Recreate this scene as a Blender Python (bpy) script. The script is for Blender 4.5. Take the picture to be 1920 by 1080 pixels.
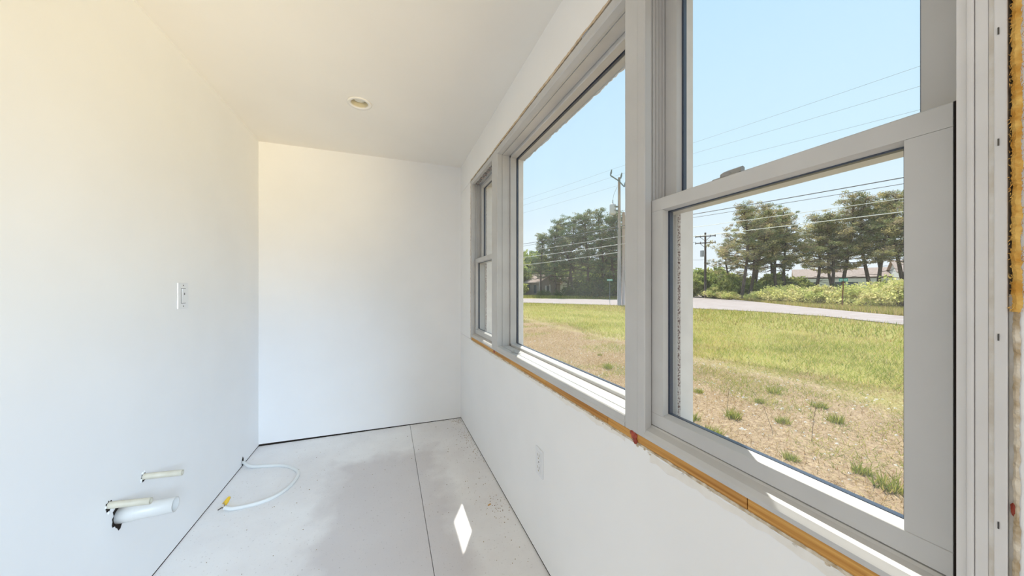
import bpy, bmesh, math, random
import numpy as np
from mathutils import Vector, Matrix
for o in list(bpy.data.objects): bpy.data.objects.remove(o)
S = bpy.context.scene; C = S.collection; PI = math.pi

# ------------------------------------------------------------------ camera, sky, sun, exposure
YAW = math.radians(20.745); EYE = 1.267
cd = bpy.data.cameras.new('camera'); cam = bpy.data.objects.new('camera', cd); C.objects.link(cam)
cam.location = (0, 0, EYE); cam.rotation_euler = (PI/2, 0, -YAW)
cd.sensor_width = 36; cd.lens = 614.8/1920*36; cd.clip_start = .02; cd.clip_end = 1000
S.camera = cam
S.view_settings.view_transform = 'Standard'; S.view_settings.look = 'None'
S.view_settings.gamma = 1; S.view_settings.use_curve_mapping = False
S.view_settings.exposure = 0.09
S.cycles.caustics_reflective = False; S.cycles.max_bounces = 10; S.cycles.diffuse_bounces = 6; S.cycles.transparent_max_bounces = 24

w = bpy.data.worlds.new('sky'); S.world = w; w.use_nodes = True
nt = w.node_tree; nt.nodes.clear()
tc = nt.nodes.new('ShaderNodeTexCoord'); sp = nt.nodes.new('ShaderNodeSeparateXYZ')
rp = nt.nodes.new('ShaderNodeValToRGB'); bg = nt.nodes.new('ShaderNodeBackground'); wo = nt.nodes.new('ShaderNodeOutputWorld')
nt.links.new(tc.outputs['Generated'], sp.inputs[0]); nt.links.new(sp.outputs['Z'], rp.inputs[0])
e = rp.color_ramp.elements
e[0].position = 0; e[0].color = (.86, .90, .93, 1)
e[1].position = .75; e[1].color = (.48, .74, 1.0, 1)
k = e.new(.12); k.color = (.80, .89, .96, 1)
k = e.new(.32); k.color = (.63, .84, .98, 1)
nt.links.new(rp.outputs[0], bg.inputs[0]); bg.inputs[1].default_value = 1.06
nt.links.new(bg.outputs[0], wo.inputs[0])

SUN = Vector((-.476, -.880, -1.60)).normalized()          # direction the sunlight travels
sd = bpy.data.lights.new('sun', 'SUN'); sd.energy = 6.3; sd.angle = math.radians(.55); sd.color = (1, .955, .87)
so = bpy.data.objects.new('sun', sd); C.objects.link(so); so.rotation_euler = SUN.to_track_quat('-Z', 'Y').to_euler(); so.location = (6, 10, 14)

def area(name, loc, rot, sx, sy, power, col):
    d = bpy.data.lights.new(name, 'AREA'); d.shape = 'RECTANGLE'; d.size = sx; d.size_y = sy; d.energy = power; d.color = col
    o = bpy.data.objects.new(name, d); C.objects.link(o); o.location = loc; o.rotation_euler = rot
    return o
# added fill lamps behind the camera: cool aimed low, warm aimed high
def fill_light(name, loc, rot, sx, sy, power, col, spread):
    o = area(name, loc, rot, sx, sy, power, col); o.data.spread = math.radians(spread); return o
def aim(src, dst): return (Vector(dst)-Vector(src)).to_track_quat('-Z', 'Y').to_euler()
A = (.66, -1.55, 1.75); fill_light('side_fill_cool', A, aim(A, (-.95, 2.15, .35)), .62, .8, 6.3, (.60, .78, 1), 40)  # added cool fill for the lower left wall
A = (.66, -1.55, 1.00); fill_light('side_fill_warm', A, aim(A, (-.95, 2.15, 2.25)), .62, .8, 6.8, (1, .83, .52), 40)  # added warm fill for the upper left wall and ceiling
area('back_fill', (-1.15, -3.80, 1.3), (math.radians(85), 0, 0), 3.0, 1.8, 22, (.95, .97, 1))  # added fill lamp behind the camera, brightens the right wall and floor
area('adjoining_fill', (-4.25, -1.2, 1.45), (math.radians(88), 0, -PI/2), 2.4, 1.3, 15, (1, .96, .93))  # added, unseen fill lamp brightening the window wall and frames

# ------------------------------------------------------------------ helpers
def link(o, parent=None, inv=None):
    C.objects.link(o)
    if parent is not None:
        o.parent = parent
        if inv is None and parent.parent is None and parent.type == 'EMPTY':
            o.matrix_parent_inverse = Matrix.Translation(-parent.location)
    return o
def mesh(name, verts, faces, mat=None, parent=None, smooth=False, local=False):
    me = bpy.data.meshes.new(name); me.from_pydata([tuple(v) for v in verts], [], [tuple(f) for f in faces])
    if mat: me.materials.append(mat)
    if smooth:
        for p in me.polygons: p.use_smooth = True
    me.update()
    return link(bpy.data.objects.new(name, me), parent, True if local else None)
def from_bm(name, bm, mat=None, parent=None, smooth=False, local=False):
    me = bpy.data.meshes.new(name); bmesh.ops.recalc_face_normals(bm, faces=bm.faces); bm.to_mesh(me); bm.free()
    if mat: me.materials.append(mat)
    if smooth:
        for p in me.polygons: p.use_smooth = True
    return link(bpy.data.objects.new(name, me), parent, True if local else None)
def bx(bm, x0, x1, y0, y1, z0, z1):
    vs = [bm.verts.new((x, y, z)) for x in (x0, x1) for y in (y0, y1) for z in (z0, z1)]
    for f in ((0,1,3,2), (4,6,7,5), (0,4,5,1), (2,3,7,6), (0,2,6,4), (1,5,7,3)): bm.faces.new([vs[i] for i in f])
def box(name, x0, x1, y0, y1, z0, z1, mat, parent=None, bev=0, local=False):
    bm = bmesh.new(); bx(bm, x0, x1, y0, y1, z0, z1)
    if bev: bmesh.ops.bevel(bm, geom=bm.edges[:], offset=bev, segments=2, affect='EDGES', profile=.5)
    return from_bm(name, bm, mat, parent, local=local)
def prism(name, prof, axis, a, b, mat, parent=None):
    """prof: (x, t) pairs; axis 'z' -> t is y and the shape runs a..b in z; axis 'y' -> t is z and it runs a..b in y"""
    n = len(prof); vs = []
    for e_ in (a, b):
        for x, t in prof: vs.append((x, t, e_) if axis == 'z' else (x, e_, t))
    fs = [tuple(range(n)), tuple(range(2*n-1, n-1, -1))] + [(i, (i+1) % n, n+(i+1) % n, n+i) for i in range(n)]
    bm = bmesh.new(); bv = [bm.verts.new(v) for v in vs]
    for f in fs: bm.faces.new([bv[i] for i in f])
    return from_bm(name, bm, mat, parent)
def tube_data(pts, rad, seg=8, cap=True):
    pts = [Vector(p) for p in pts]; n = len(pts); rr = rad if hasattr(rad, '__len__') else [rad]*n
    vs, fs = [], []
    up = Vector((0, 0, 1)) if abs((pts[-1]-pts[0]).normalized().z) < .9 else Vector((1, 0, 0))
    for i, p in enumerate(pts):
        t = (pts[min(i+1, n-1)]-pts[max(i-1, 0)]).normalized(); a = t.cross(up).normalized(); b = t.cross(a)
        for k in range(seg):
            q = 2*PI*k/seg; vs.append(p+(a*math.cos(q)+b*math.sin(q))*rr[i])
    for i in range(n-1):
        for k in range(seg): fs.append((i*seg+k, i*seg+(k+1) % seg, (i+1)*seg+(k+1) % seg, (i+1)*seg+k))
    if cap: fs += [tuple(range(seg)), tuple(range(n*seg-1, (n-1)*seg-1, -1))]
    return vs, fs
def tube(name, pts, rad, mat, parent=None, seg=10, local=False):
    v, f = tube_data(pts, rad, seg); return mesh(name, v, f, mat, parent, True, local)
def lathe(name, prof, loc, mat, parent=None, seg=32, axis='z'):
    vs, fs = [], []; n = len(prof)
    for k in range(seg):
        q = 2*PI*k/seg
        for r, h in prof:
            p = (r*math.cos(q), r*math.sin(q), h) if axis == 'z' else (h, r*math.cos(q), r*math.sin(q))
            vs.append(tuple(p[i]+loc[i] for i in range(3)))
    for k in range(seg):
        for i in range(n-1): fs.append((k*n+i, ((k+1) % seg)*n+i, ((k+1) % seg)*n+i+1, k*n+i+1))
    bm = bmesh.new(); bv = [bm.verts.new(v) for v in vs]
    for f in fs: bm.faces.new([bv[i] for i in f])
    bmesh.ops.remove_doubles(bm, verts=bm.verts, dist=1e-6)
    return from_bm(name, bm, mat, parent, True)
def tag(o, label, cat, group=None, kind=None):
    o['label'] = label; o['category'] = cat
    if group: o['group'] = group
    if kind: o['kind'] = kind
    return o
def thing(name, label, cat, loc=(0, 0, 0), group=None, kind=None):
    o = bpy.data.objects.new(name, None); C.objects.link(o); o.location = loc; o.empty_display_size = .1
    return tag(o, label, cat, group, kind)
ORD = ['first','second','third','fourth','fifth','sixth','seventh','eighth','ninth','tenth','eleventh','twelfth','thirteenth','fourteenth','fifteenth','sixteenth','seventeenth','eighteenth','nineteenth','twentieth','twenty-first','twenty-second','twenty-third','twenty-fourth','twenty-fifth','twenty-sixth','twenty-seventh','twenty-eighth']

# ------------------------------------------------------------------ materials
def N(m, t, **kw):
    n = m.node_tree.nodes.new(t)
    for k_, v in kw.items():
        if k_.startswith('i_'): n.inputs[k_[2:].replace('_', ' ')].default_value = v
        else: setattr(n, k_, v)
    return n
def base_mat(name, col, rough=.5, spec=.5, metal=0):
    m = bpy.data.materials.new(name); m.use_nodes = True
    b = m.node_tree.nodes['Principled BSDF']
    b.inputs['Base Color'].default_value = (*col, 1); b.inputs['Roughness'].default_value = rough
    b.inputs['Specular IOR Level'].default_value = spec; b.inputs['Metallic'].default_value = metal
    return m, b
def noisy(name, c1, c2, scale=8, rough=.6, spec=.3, bump=0, bscale=None, detail=4, lo=.35, hi=.65, stretch=None):
    m, b = base_mat(name, c1, rough, spec); L = m.node_tree.links
    tcn = N(m, 'ShaderNodeTexCoord'); src = tcn.outputs['Object']
    if stretch:
        mp = N(m, 'ShaderNodeMapping'); mp.inputs['Scale'].default_value = stretch; L.new(src, mp.inputs[0]); src = mp.outputs[0]
    no = N(m, 'ShaderNodeTexNoise', i_Scale=scale, i_Detail=float(detail)); L.new(src, no.inputs['Vector'])
    cr = N(m, 'ShaderNodeValToRGB'); cr.color_ramp.elements[0].position = lo; cr.color_ramp.elements[1].position = hi
    cr.color_ramp.elements[0].color = (*c1, 1); cr.color_ramp.elements[1].color = (*c2, 1)
    L.new(no.outputs['Fac'], cr.inputs[0]); L.new(cr.outputs[0], b.inputs['Base Color'])
    if bump:
        n2 = N(m, 'ShaderNodeTexNoise', i_Scale=bscale or scale*4, i_Detail=5.0); L.new(src, n2.inputs['Vector'])
        bu = N(m, 'ShaderNodeBump', i_Strength=bump, i_Distance=.004); L.new(n2.outputs['Fac'], bu.inputs['Height']); L.new(bu.outputs[0], b.inputs['Normal'])
    return m
M = {}
M['wall'] = noisy('wall_paint', (.86, .86, .86), (.88, .88, .88), 3, .55, .25, .05, 60)
M['ceil'] = noisy('warmed_ceiling_paint', (.87, .84, .79), (.89, .86, .81), 2, .6, .2, .04, 50)  # cream tint stands in for warm light bounced up from the yard
M['vinyl'] = noisy('white_vinyl', (.50, .495, .485), (.55, .545, .535), 5, .38, .4)
M['casing'] = noisy('exterior_casing', (.82, .79, .77), (.76, .73, .71), 20, .6, .3)
M['dirt'] = noisy('dirty_caulk', (.58, .53, .50), (.16, .10, .09), 190, .8, .1, lo=.46, hi=.58)
M['wood'] = noisy('raw_pine', (.42, .18, .035), (.68, .38, .105), 60, .6, .3, .2, 120, stretch=(1, .04, 2.4))
M['wood2'] = noisy('raw_pine_end', (.36, .15, .03), (.60, .32, .09), 60, .6, .3, .2, 120, stretch=(1, .04, 2.4))
M['paper'] = noisy('torn_drywall_paper', (.42, .32, .20), (.70, .63, .52), 60, .9, .1, .6, 120)
M['skim'] = noisy('smeared_skim', (.80, .77, .72), (.84, .82, .79), 30, .8, .1)
M['jamb'] = noisy('pale_jamb', (.64, .625, .615), (.70, .685, .675), 6, .45, .35)  # paler than the frame vinyl, used on the near jamb beads
M['skimtan'] = noisy('tan_cut_edge', (.50, .38, .25), (.64, .53, .40), 40, .9, .1)
M['crumb'] = noisy('brown_crumbs', (.20, .12, .06), (.46, .32, .18), 90, .9, .1)
M['gyp'] = noisy('gypsum', (.74, .72, .69), (.62, .57, .50), 30, .9, .1, .4, 90)
M['foam'] = noisy('orange_foam', (.55, .27, .05), (.75, .48, .14), 70, .9, .1, .5, 120)
M['dark'] = base_mat('dark_gap', (.03, .022, .018), .9, .1)[0]
M['red'] = noisy('red_sealant', (.22, .025, .012), (.40, .07, .035), 60, .5, .5, .6, 90)
M['plate'] = base_mat('white_plate', (.80, .81, .83), .3, .5)[0]
M['slot'] = base_mat('slot_shadow', (.10, .09, .08), .6, .3)[0]
M['tan'] = base_mat('tan_scratches', (.42, .36, .24), .6, .3)[0]
M['pvc'] = base_mat('white_pvc', (.66, .655, .63), .35, .5)[0]
M['cpvc'] = noisy('cream_pipe', (.58, .54, .43), (.64, .60, .49), 30, .4, .4)
M['cable'] = base_mat('white_cable', (.76, .78, .77), .4, .5)[0]
M['yellow'] = base_mat('yellow_plastic', (.80, .50, .03), .4, .5)[0]
M['spacer'] = base_mat('dark_spacer', (.035, .05, .085), .35, .5)[0]
M['lock'] = base_mat('grey_lock', (.30, .30, .29), .35, .5)[0]
M['lens'] = base_mat('lamp_lens', (.86, .83, .72), .35, .4)[0]
M['baffle'] = base_mat('lamp_baffle', (.66, .60, .44), .5, .3)[0]
M['steel'] = base_mat('staple_steel', (.08, .075, .07), .4, .5, .6)[0]
M['asphalt'] = noisy('pale_asphalt', (.35, .285, .265), (.40, .335, .315), 1.5, .9, .1, .3, 60)
M['bark'] = noisy('bark', (.075, .055, .05), (.16, .12, .10), 6, .9, .1, .5, 20, stretch=(1, 1, .25))
M['polewood'] = noisy('weathered_pole', (.34, .30, .30), (.46, .41, .40), 8, .9, .1, stretch=(1, 1, .1))
M['polepink'] = noisy('pinkish_pole', (.44, .36, .35), (.52, .44, .42), 8, .9, .1, stretch=(1, 1, .1))
M['greymetal'] = base_mat('grey_metal', (.52, .53, .55), .5, .4)[0]
M['insul'] = base_mat('insulator', (.16, .20, .20), .4, .5)[0]
M['wire'] = base_mat('wire_dark', (.11, .12, .13), .6, .3)[0]
M['wirepale'] = base_mat('wire_pale', (.70, .69, .66), .5, .3)[0]
M['signgreen'] = base_mat('sign_green', (.05, .36, .26), .5, .3)[0]
M['signpale'] = base_mat('sign_pale', (.70, .82, .78), .5, .3)[0]
M['rust'] = noisy('rusty_post', (.16, .06, .03), (.24, .10, .06), 20, .9, .1)
M['roof'] = noisy('brown_shingle', (.36, .27, .23), (.44, .34, .29), 4, .9, .1)
M['shingle'] = noisy('grey_shingle_wall', (.27, .23, .21), (.34, .29, .26), 6, .9, .1)
M['whitewall'] = noisy('pale_siding', (.58, .58, .58), (.66, .65, .64), 4, .8, .1)
M['winglass'] = base_mat('far_window_glass', (.07, .09, .11), .1, .6)[0]
M['redboard'] = base_mat('dark_red_board', (.28, .06, .07), .6, .3)[0]
M['brushwood'] = base_mat('twigs', (.22, .16, .10), .9, .1)[0]
M['stone'] = noisy('pebble', (.50, .44, .38), (.66, .60, .54), 20, .9, .1)
def floor_mat():
    m, b = base_mat('painted_subfloor', (.7, .69, .68), .62, .3); L = m.node_tree.links
    t = N(m, 'ShaderNodeTexCoord')
    n1 = N(m, 'ShaderNodeTexNoise', i_Scale=1.3, i_Detail=6.0, i_Roughness=.6); L.new(t.outputs['Object'], n1.inputs['Vector'])
    c1 = N(m, 'ShaderNodeValToRGB'); L.new(n1.outputs['Fac'], c1.inputs[0])
    q = c1.color_ramp.elements; q[0].position = .36; q[0].color = (.78, .765, .765, 1); q[1].position = .60; q[1].color = (.88, .875, .87, 1)
    # worn darker patch in the middle of the floor, its own ragged outline
    sx = N(m, 'ShaderNodeSeparateXYZ'); L.new(t.outputs['Object'], sx.inputs[0])
    n2 = N(m, 'ShaderNodeTexNoise', i_Scale=5.0, i_Detail=6.0); L.new(t.outputs['Object'], n2.inputs['Vector'])
    dx = N(m, 'ShaderNodeMath', operation='SUBTRACT', use_clamp=False); L.new(sx.outputs['X'], dx.inputs[0]); dx.inputs[1].default_value = .0
    ax = N(m, 'ShaderNodeMath', operation='ABSOLUTE'); L.new(dx.outputs[0], ax.inputs[0])
    dy = N(m, 'ShaderNodeMath', operation='SUBTRACT'); L.new(sx.outputs['Y'], dy.inputs[0]); dy.inputs[1].default_value = 2.25
    sc = N(m, 'ShaderNodeMath', operation='MULTIPLY'); L.new(ax.outputs[0], sc.inputs[0]); sc.inputs[1].default_value = 1.2
    mx = N(m, 'ShaderNodeMath', operation='MAXIMUM'); L.new(sc.outputs[0], mx.inputs[0]); L.new(dy.outputs[0], mx.inputs[1])
    ad = N(m, 'ShaderNodeMath', operation='MULTIPLY_ADD'); L.new(n2.outputs['Fac'], ad.inputs[0]); ad.inputs[1].default_value = .45; L.new(mx.outputs[0], ad.inputs[2])
    mr = N(m, 'ShaderNodeMapRange'); L.new(ad.outputs[0], mr.inputs[0])
    mr.inputs[1].default_value = .55; mr.inputs[2].default_value = .72; mr.inputs[3].default_value = .6; mr.inputs[4].default_value = 0
    mi = N(m, 'ShaderNodeMix', data_type='RGBA'); L.new(mr.outputs[0], mi.inputs[0]); L.new(c1.outputs[0], mi.inputs[6]); mi.inputs[7].default_value = (.56, .52, .52, 1)
    # speckle of dirt
    v = N(m, 'ShaderNodeTexNoise', i_Scale=85.0, i_Detail=3.0); L.new(t.outputs['Object'], v.inputs['Vector'])
    c2 = N(m, 'ShaderNodeValToRGB'); L.new(v.outputs['Fac'], c2.inputs[0]); q = c2.color_ramp.elements
    q[0].position = .27; q[0].color = (.5, .46, .43, 1); q[1].position = .36; q[1].color = (1, 1, 1, 1)
    m2 = N(m, 'ShaderNodeMix', data_type='RGBA', blend_type='MULTIPLY'); m2.inputs[0].default_value = .55
    L.new(mi.outputs[2], m2.inputs[6]); L.new(c2.outputs[0], m2.inputs[7]); L.new(m2.outputs[2], b.inputs['Base Color'])
    bu = N(m, 'ShaderNodeBump', i_Strength=.12, i_Distance=.003); L.new(v.outputs['Fac'], bu.inputs['Height']); L.new(bu.outputs[0], b.inputs['Normal'])
    return m
M['floor'] = floor_mat()
def glass_mat(name, dust):
    m = bpy.data.materials.new(name); m.use_nodes = True; t = m.node_tree; t.nodes.clear(); L = t.links
    o = N(m, 'ShaderNodeOutputMaterial'); tr = N(m, 'ShaderNodeBsdfTransparent'); tr.inputs[0].default_value = (.97, .985, .985, 1)
    gl = N(m, 'ShaderNodeBsdfGlossy'); gl.inputs['Roughness'].default_value = .02
    mx = N(m, 'ShaderNodeMixShader'); mx.inputs[0].default_value = .02
    L.new(tr.outputs[0], mx.inputs[1]); L.new(gl.outputs[0], mx.inputs[2])
    df = N(m, 'ShaderNodeBsdfTranslucent'); df.inputs[0].default_value = (.9, .9, .9, 1)
    tcn = N(m, 'ShaderNodeTexCoord'); no = N(m, 'ShaderNodeTexNoise', i_Scale=3.0, i_Detail=5.0); L.new(tcn.outputs['Object'], no.inputs['Vector'])
    mu = N(m, 'ShaderNodeMath', operation='MULTIPLY'); L.new(no.outputs['Fac'], mu.inputs[0]); mu.inputs[1].default_value = dust*2
    m2 = N(m, 'ShaderNodeMixShader'); L.new(mu.outputs[0], m2.inputs[0]); L.new(mx.outputs[0], m2.inputs[1]); L.new(df.outputs[0], m2.inputs[2])
    L.new(m2.outputs[0], o.inputs[0]); return m
M['glass'] = glass_mat('window_glass', .02)
M['glassdust'] = glass_mat('dusty_window_glass', .03)
def leaf_mat(name, attr=True, col=(.1, .15, .05), trans=.35, var=.5):
    m = bpy.data.materials.new(name); m.use_nodes = True; t = m.node_tree; t.nodes.clear(); L = t.links
    o = N(m, 'ShaderNodeOutputMaterial'); d = N(m, 'ShaderNodeBsdfDiffuse'); tl = N(m, 'ShaderNodeBsdfTranslucent'); mx = N(m, 'ShaderNodeMixShader'); mx.inputs[0].default_value = trans
    a = N(m, 'ShaderNodeAttribute', attribute_name='col')
    L.new(a.outputs['Color'], d.inputs[0]); L.new(a.outputs['Color'], tl.inputs[0])
    L.new(d.outputs[0], mx.inputs[1]); L.new(tl.outputs[0], mx.inputs[2]); L.new(mx.outputs[0], o.inputs[0]); return m
M['leaf'] = leaf_mat('leaves', trans=.5)
M['blade'] = leaf_mat('grass_blades', trans=.45)

# ------------------------------------------------------------------ room shell
XL, XR, YB, H = -.9665, .666, 3.169, 2.44
XO = .832                                     # outer face of the window wall
WZ0, WZ1 = .851, 2.178                        # window opening
Y3a, Y3b, J2, J1, Y1b = .150, .148, .748, 2.095, 2.745
rnd = random.Random(4)
def S_(o, label, cat): return tag(o, label, cat, kind='structure')
# floor: a dark underlay with painted sheets on it
fl = S_(box('floor', -4.1, .80, -3.7, 3.27, -.16, -.019, M['dark']), 'white painted plywood subfloor with worn grey patches', 'floor')
SX = .192
for (a, b_, c_, d) in ((-.9675, SX-.0014, .9, 3.170), (SX+.0014, .667, .9, 3.170), (-.9675, SX-.0014, -3.6, .897), (SX+.0014, .667, -3.6, .897), (-4.05, -.9705, -3.6, .897)):
    box('subfloor_sheet', a, b_, c_, d, -.018, 0, M['floor'], fl)
S_(box('wall_left', -1.07, XL, .62, 3.27, .007, H, M['wall']), 'smooth white painted wall on the left with a switch and pipe stubs', 'wall')
S_(mesh('wall_back', [(-1.07,YB,.017),(.80,YB,.004),(.80,YB,H),(-1.07,YB,H),(-1.07,YB+.1,.017),(.80,YB+.1,.004),(.80,YB+.1,H),(-1.07,YB+.1,H)],
   [(0,1,2,3),(4,7,6,5),(0,4,5,1),(3,2,6,7),(0,3,7,4),(1,5,6,2)], M['wall']), 'plain white painted wall at the far end of the narrow room', 'wall')
# window wall with the opening cut out
bm = bmesh.new()
bx(bm, XR, XO, -3.7, 3.27, .008, .8262); bx(bm, XR, XO, -3.7, 3.27, WZ1+.009, H+.16)
bx(bm, XR, XO, -3.7, -2.4, .829, WZ1+.006); bx(bm, XR, XO, -.10, .1455, .829, WZ1+.006); bx(bm, XR, XO, Y1b+.008, 3.27, .829, WZ1+.006)  # unseen opening behind the camera, added for the side fill lamps
wr = S_(from_bm('wall_right', bm, M['wall']), 'white drywall wall around the three windows with an untrimmed ragged opening', 'wall')
# ceiling sheet with a round cut-out for the recessed lamp
LX, LY, LR = -.168, 2.29, .056
bm = bmesh.new()
oc = [bm.verts.new(p) for p in ((-4.1,-3.7,H),(.80,-3.7,H),(.80,3.27,H),(-4.1,3.27,H))]
ic = [bm.verts.new((LX+LR*math.cos(2*PI*i/40), LY+LR*math.sin(2*PI*i/40), H)) for i in range(40)]
ed = [bm.edges.new((oc[i], oc[(i+1) % 4])) for i in range(4)] + [bm.edges.new((ic[i], ic[(i+1) % 40])) for i in range(40)]
bmesh.ops.triangle_fill(bm, use_beauty=True, edges=ed)
for f in [f for f in bm.faces if (f.calc_center_median()-Vector((LX, LY, H))).length < LR*.8]: bm.faces.remove(f)
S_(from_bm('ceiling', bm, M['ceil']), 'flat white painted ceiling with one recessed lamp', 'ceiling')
S_(box('roof', -4.4, 1.095, -4.0, 3.6, 2.60, 2.74, M['casing']), 'house roof slab with a short eave over the windows', 'roof')
# room behind the camera
S_(box('wall_side', -4.1, -.90-.17, .62, .72, .0, H, M['wall']), 'white wall of the adjoining room, out of view', 'wall')
bm = bmesh.new(); bx(bm, -4.2, -2.7, -3.7, -3.6, 0, H); bx(bm, .4, .8, -3.7, -3.6, 0, H); bx(bm, -2.7, .4, -3.7, -3.6, 2.28, H); bx(bm, -2.7, .4, -3.7, -3.6, 0, .1)  # opening added so the back fill lamp shines in
S_(from_bm('wall_front', bm, M['wall']), 'white wall behind the camera with a wide opening added for a fill lamp', 'wall')
bm = bmesh.new(); bx(bm, -4.2, -4.1, -3.7, -2.4, 0, H); bx(bm, -4.2, -4.1, 0, .72, 0, H); bx(bm, -4.2, -4.1, -2.4, 0, 2.15, H); bx(bm, -4.2, -4.1, -2.4, 0, 0, .8)  # opening added so the adjoining fill lamp reaches the window wall
S_(from_bm('wall_far_side', bm, M['wall']), 'white wall of the adjoining room with a wide opening added for a fill lamp', 'wall')

# ------------------------------------------------------------------ window wall: raw edges, wood, sealant
# pine boards of the rough sill showing below the frames
ys = [2.738, 2.095, 1.787, 1.331, .884, .758, .443, .05]
for i in range(len(ys)-1):
    box('board', XR+.0008, XR+.05, ys[i+1]+.0008, ys[i]-.0008, .8265, WZ0-.0005, M['wood'] if i % 2 == 0 else M['wood2'], wr, bev=.001)
def ragged(name, y0, y1, zb, zt, jag, mat, x0, x1, step=.006, seed=1, up=True):
    """irregular torn strip along Y on the wall face"""
    r = random.Random(seed); n = max(2, int((y1-y0)/step)); vs, fs = [], []; j = 0; k2 = 0
    for i in range(n+1):
        y = y0+(y1-y0)*i/n; j = .7*j+r.uniform(-1, 1)*jag; k2 = .8*k2+r.uniform(-1, 1)*jag*1.3
        vs += [(x0, y, zb+k2), (x1, y, zb+k2*.7), (x1+.001, y, zt+j), (XR+.009, y, zt+j)]
    for i in range(n):
        for q in range(3): fs.append((4*i+q, 4*i+4+q, 4*i+5+q, 4*i+1+q))
    return mesh(name, vs, fs, mat, wr)
ragged('torn_paper_edge', .02, 2.74, .8215, .8268, .0010, M['paper'], XR-.0002, XR-.0016, seed=3)
ragged('torn_paper_edge', .80, 2.70, .806, .8210, .003, M['skim'], XR+.0002, XR-.0013, .012, seed=5)
ragged('torn_paper_edge', .10, .70, .800, .8210, .004, M['skim'], XR+.0002, XR-.0013, .012, seed=8)
ragged('torn_paper_edge', .50, 2.11, WZ1+.006, WZ1+.019, .0014, M['skimtan'], XR+.006, XR-.0018, seed=11)
ragged('torn_paper_edge', 2.11, 2.755, WZ1+.004, WZ1+.017, .0020, M['paper'], XR+.004, XR-.0018, seed=12)
def ragged_v(name, z0, z1, ya, yb, jag, mat, xa, xb, step, seed, parent=wr):
    r = random.Random(seed); n = int((z1-z0)/step); vs, fs = [], []; j = k2 = 0
    for i in range(n+1):
        z = z0+(z1-z0)*i/n; j = .6*j+r.uniform(-1, 1)*jag; k2 = .6*k2+r.uniform(-1, 1)*jag
        vs += [(xa, ya+k2, z), (xa-r.uniform(0, .002), (ya+yb)/2+j, z), (xb, yb+j, z), (XR+.012, yb+j*.5, z)]
    for i in range(n):
        for q in range(3): fs.append((4*i+q, 4*i+1+q, 4*i+5+q, 4*i+4+q))
    return mesh(name, vs, fs, mat, parent)
ragged_v('torn_paper_edge', .83, WZ1+.01, Y1b+.010, Y1b+.018, .0018, M['paper'], XR-.0012, XR-.0004, .008, 21)
# drywall edge, foam and gap at the near side of the right-hand window
ragged_v('torn_paper_edge', .85, 1.46, .1425, .1470, .0005, M['paper'], XR-.0012, XR-.0004, .003, 22)
fo = ragged_v('insulation_foam', 1.24, 1.80, .1405, .1478, .0007, M['foam'], XR-.0045, XR-.001, .0025, 23)
vs, fs = [], []; r = random.Random(9)
for i in range(1500):
    z = r.uniform(1.24, 1.80); y = r.uniform(.1395, .1482); x = XR-r.uniform(.002, .005); a = r.uniform(0, 2*PI); l = r.uniform(.002, .006)
    d = Vector((-.3*r.random(), math.cos(a)*.6, math.sin(a)))*l; n_ = len(vs)
    vs += [(x, y, z), (x, y+.0006, z+.0006), (x+d.x, y+d.y, z+d.z)]; fs.append((n_, n_+1, n_+2))
ff = mesh('insulation_fibre', vs, fs, M['foam'], wr); ff['kind'] = 'stuff'; ff['label'] = 'orange fibres of insulation in the gap beside the jamb'
box('gap_backing', XR+.013, XR+.06, .1435, .1515, 1.26, WZ1, M['dark'], wr); box('gap_filler', XR+.002, XR+.06, .1440, .1508, .85, 1.26, M['gyp'], wr)
box('gap_backing', XR+.013, XR+.06, .15, Y1b, WZ1-.004, WZ1+.006, M['dark'], wr)
box('gap_backing', XR+.013, XR+.06, Y1b-.002, Y1b+.009, .84, WZ1, M['dark'], wr)
def blob(name, loc, size, mat, seed, parent=wr):
    bm = bmesh.new(); bmesh.ops.create_icosphere(bm, subdivisions=2, radius=1); r = random.Random(seed)
    for v in bm.verts: v.co = Vector((loc[0]+v.co.x*size[0]*r.uniform(.6, 1.1), loc[1]+v.co.y*size[1]*r.uniform(.75, 1.15), loc[2]+v.co.z*size[2]*r.uniform(.75, 1.15)))
    return from_bm(name, bm, mat, parent)
for i, (y, z, sy, sz) in enumerate(((.760, .842, .012, .013), (.755, .830, .009, .010), (.768, .848, .009, .007))): blob('red_sealant', (XR-.001, y, z-.001), (.0065, sy, sz), M['red'], i)
blob('red_sealant', (XR+.001, .748, .818), (.004, .006, .006), M['paper'], 9)
blob('dark_sealant', (XR+.000, 2.095, .842), (.005, .014, .011), M['red'], 13)
blob('red_sealant', (XR+.001, .1465, 1.015), (.003, .003, .009), M['red'], 14)
for i in range(26):
    y = r.uniform(.25, 2.6); blob('plaster_crumb', (XR-.0005, y, .8215-r.uniform(0, .006)), (.0025, .004, .0025), M['gyp'] if i % 3 else M['paper'], 30+i)

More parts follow.
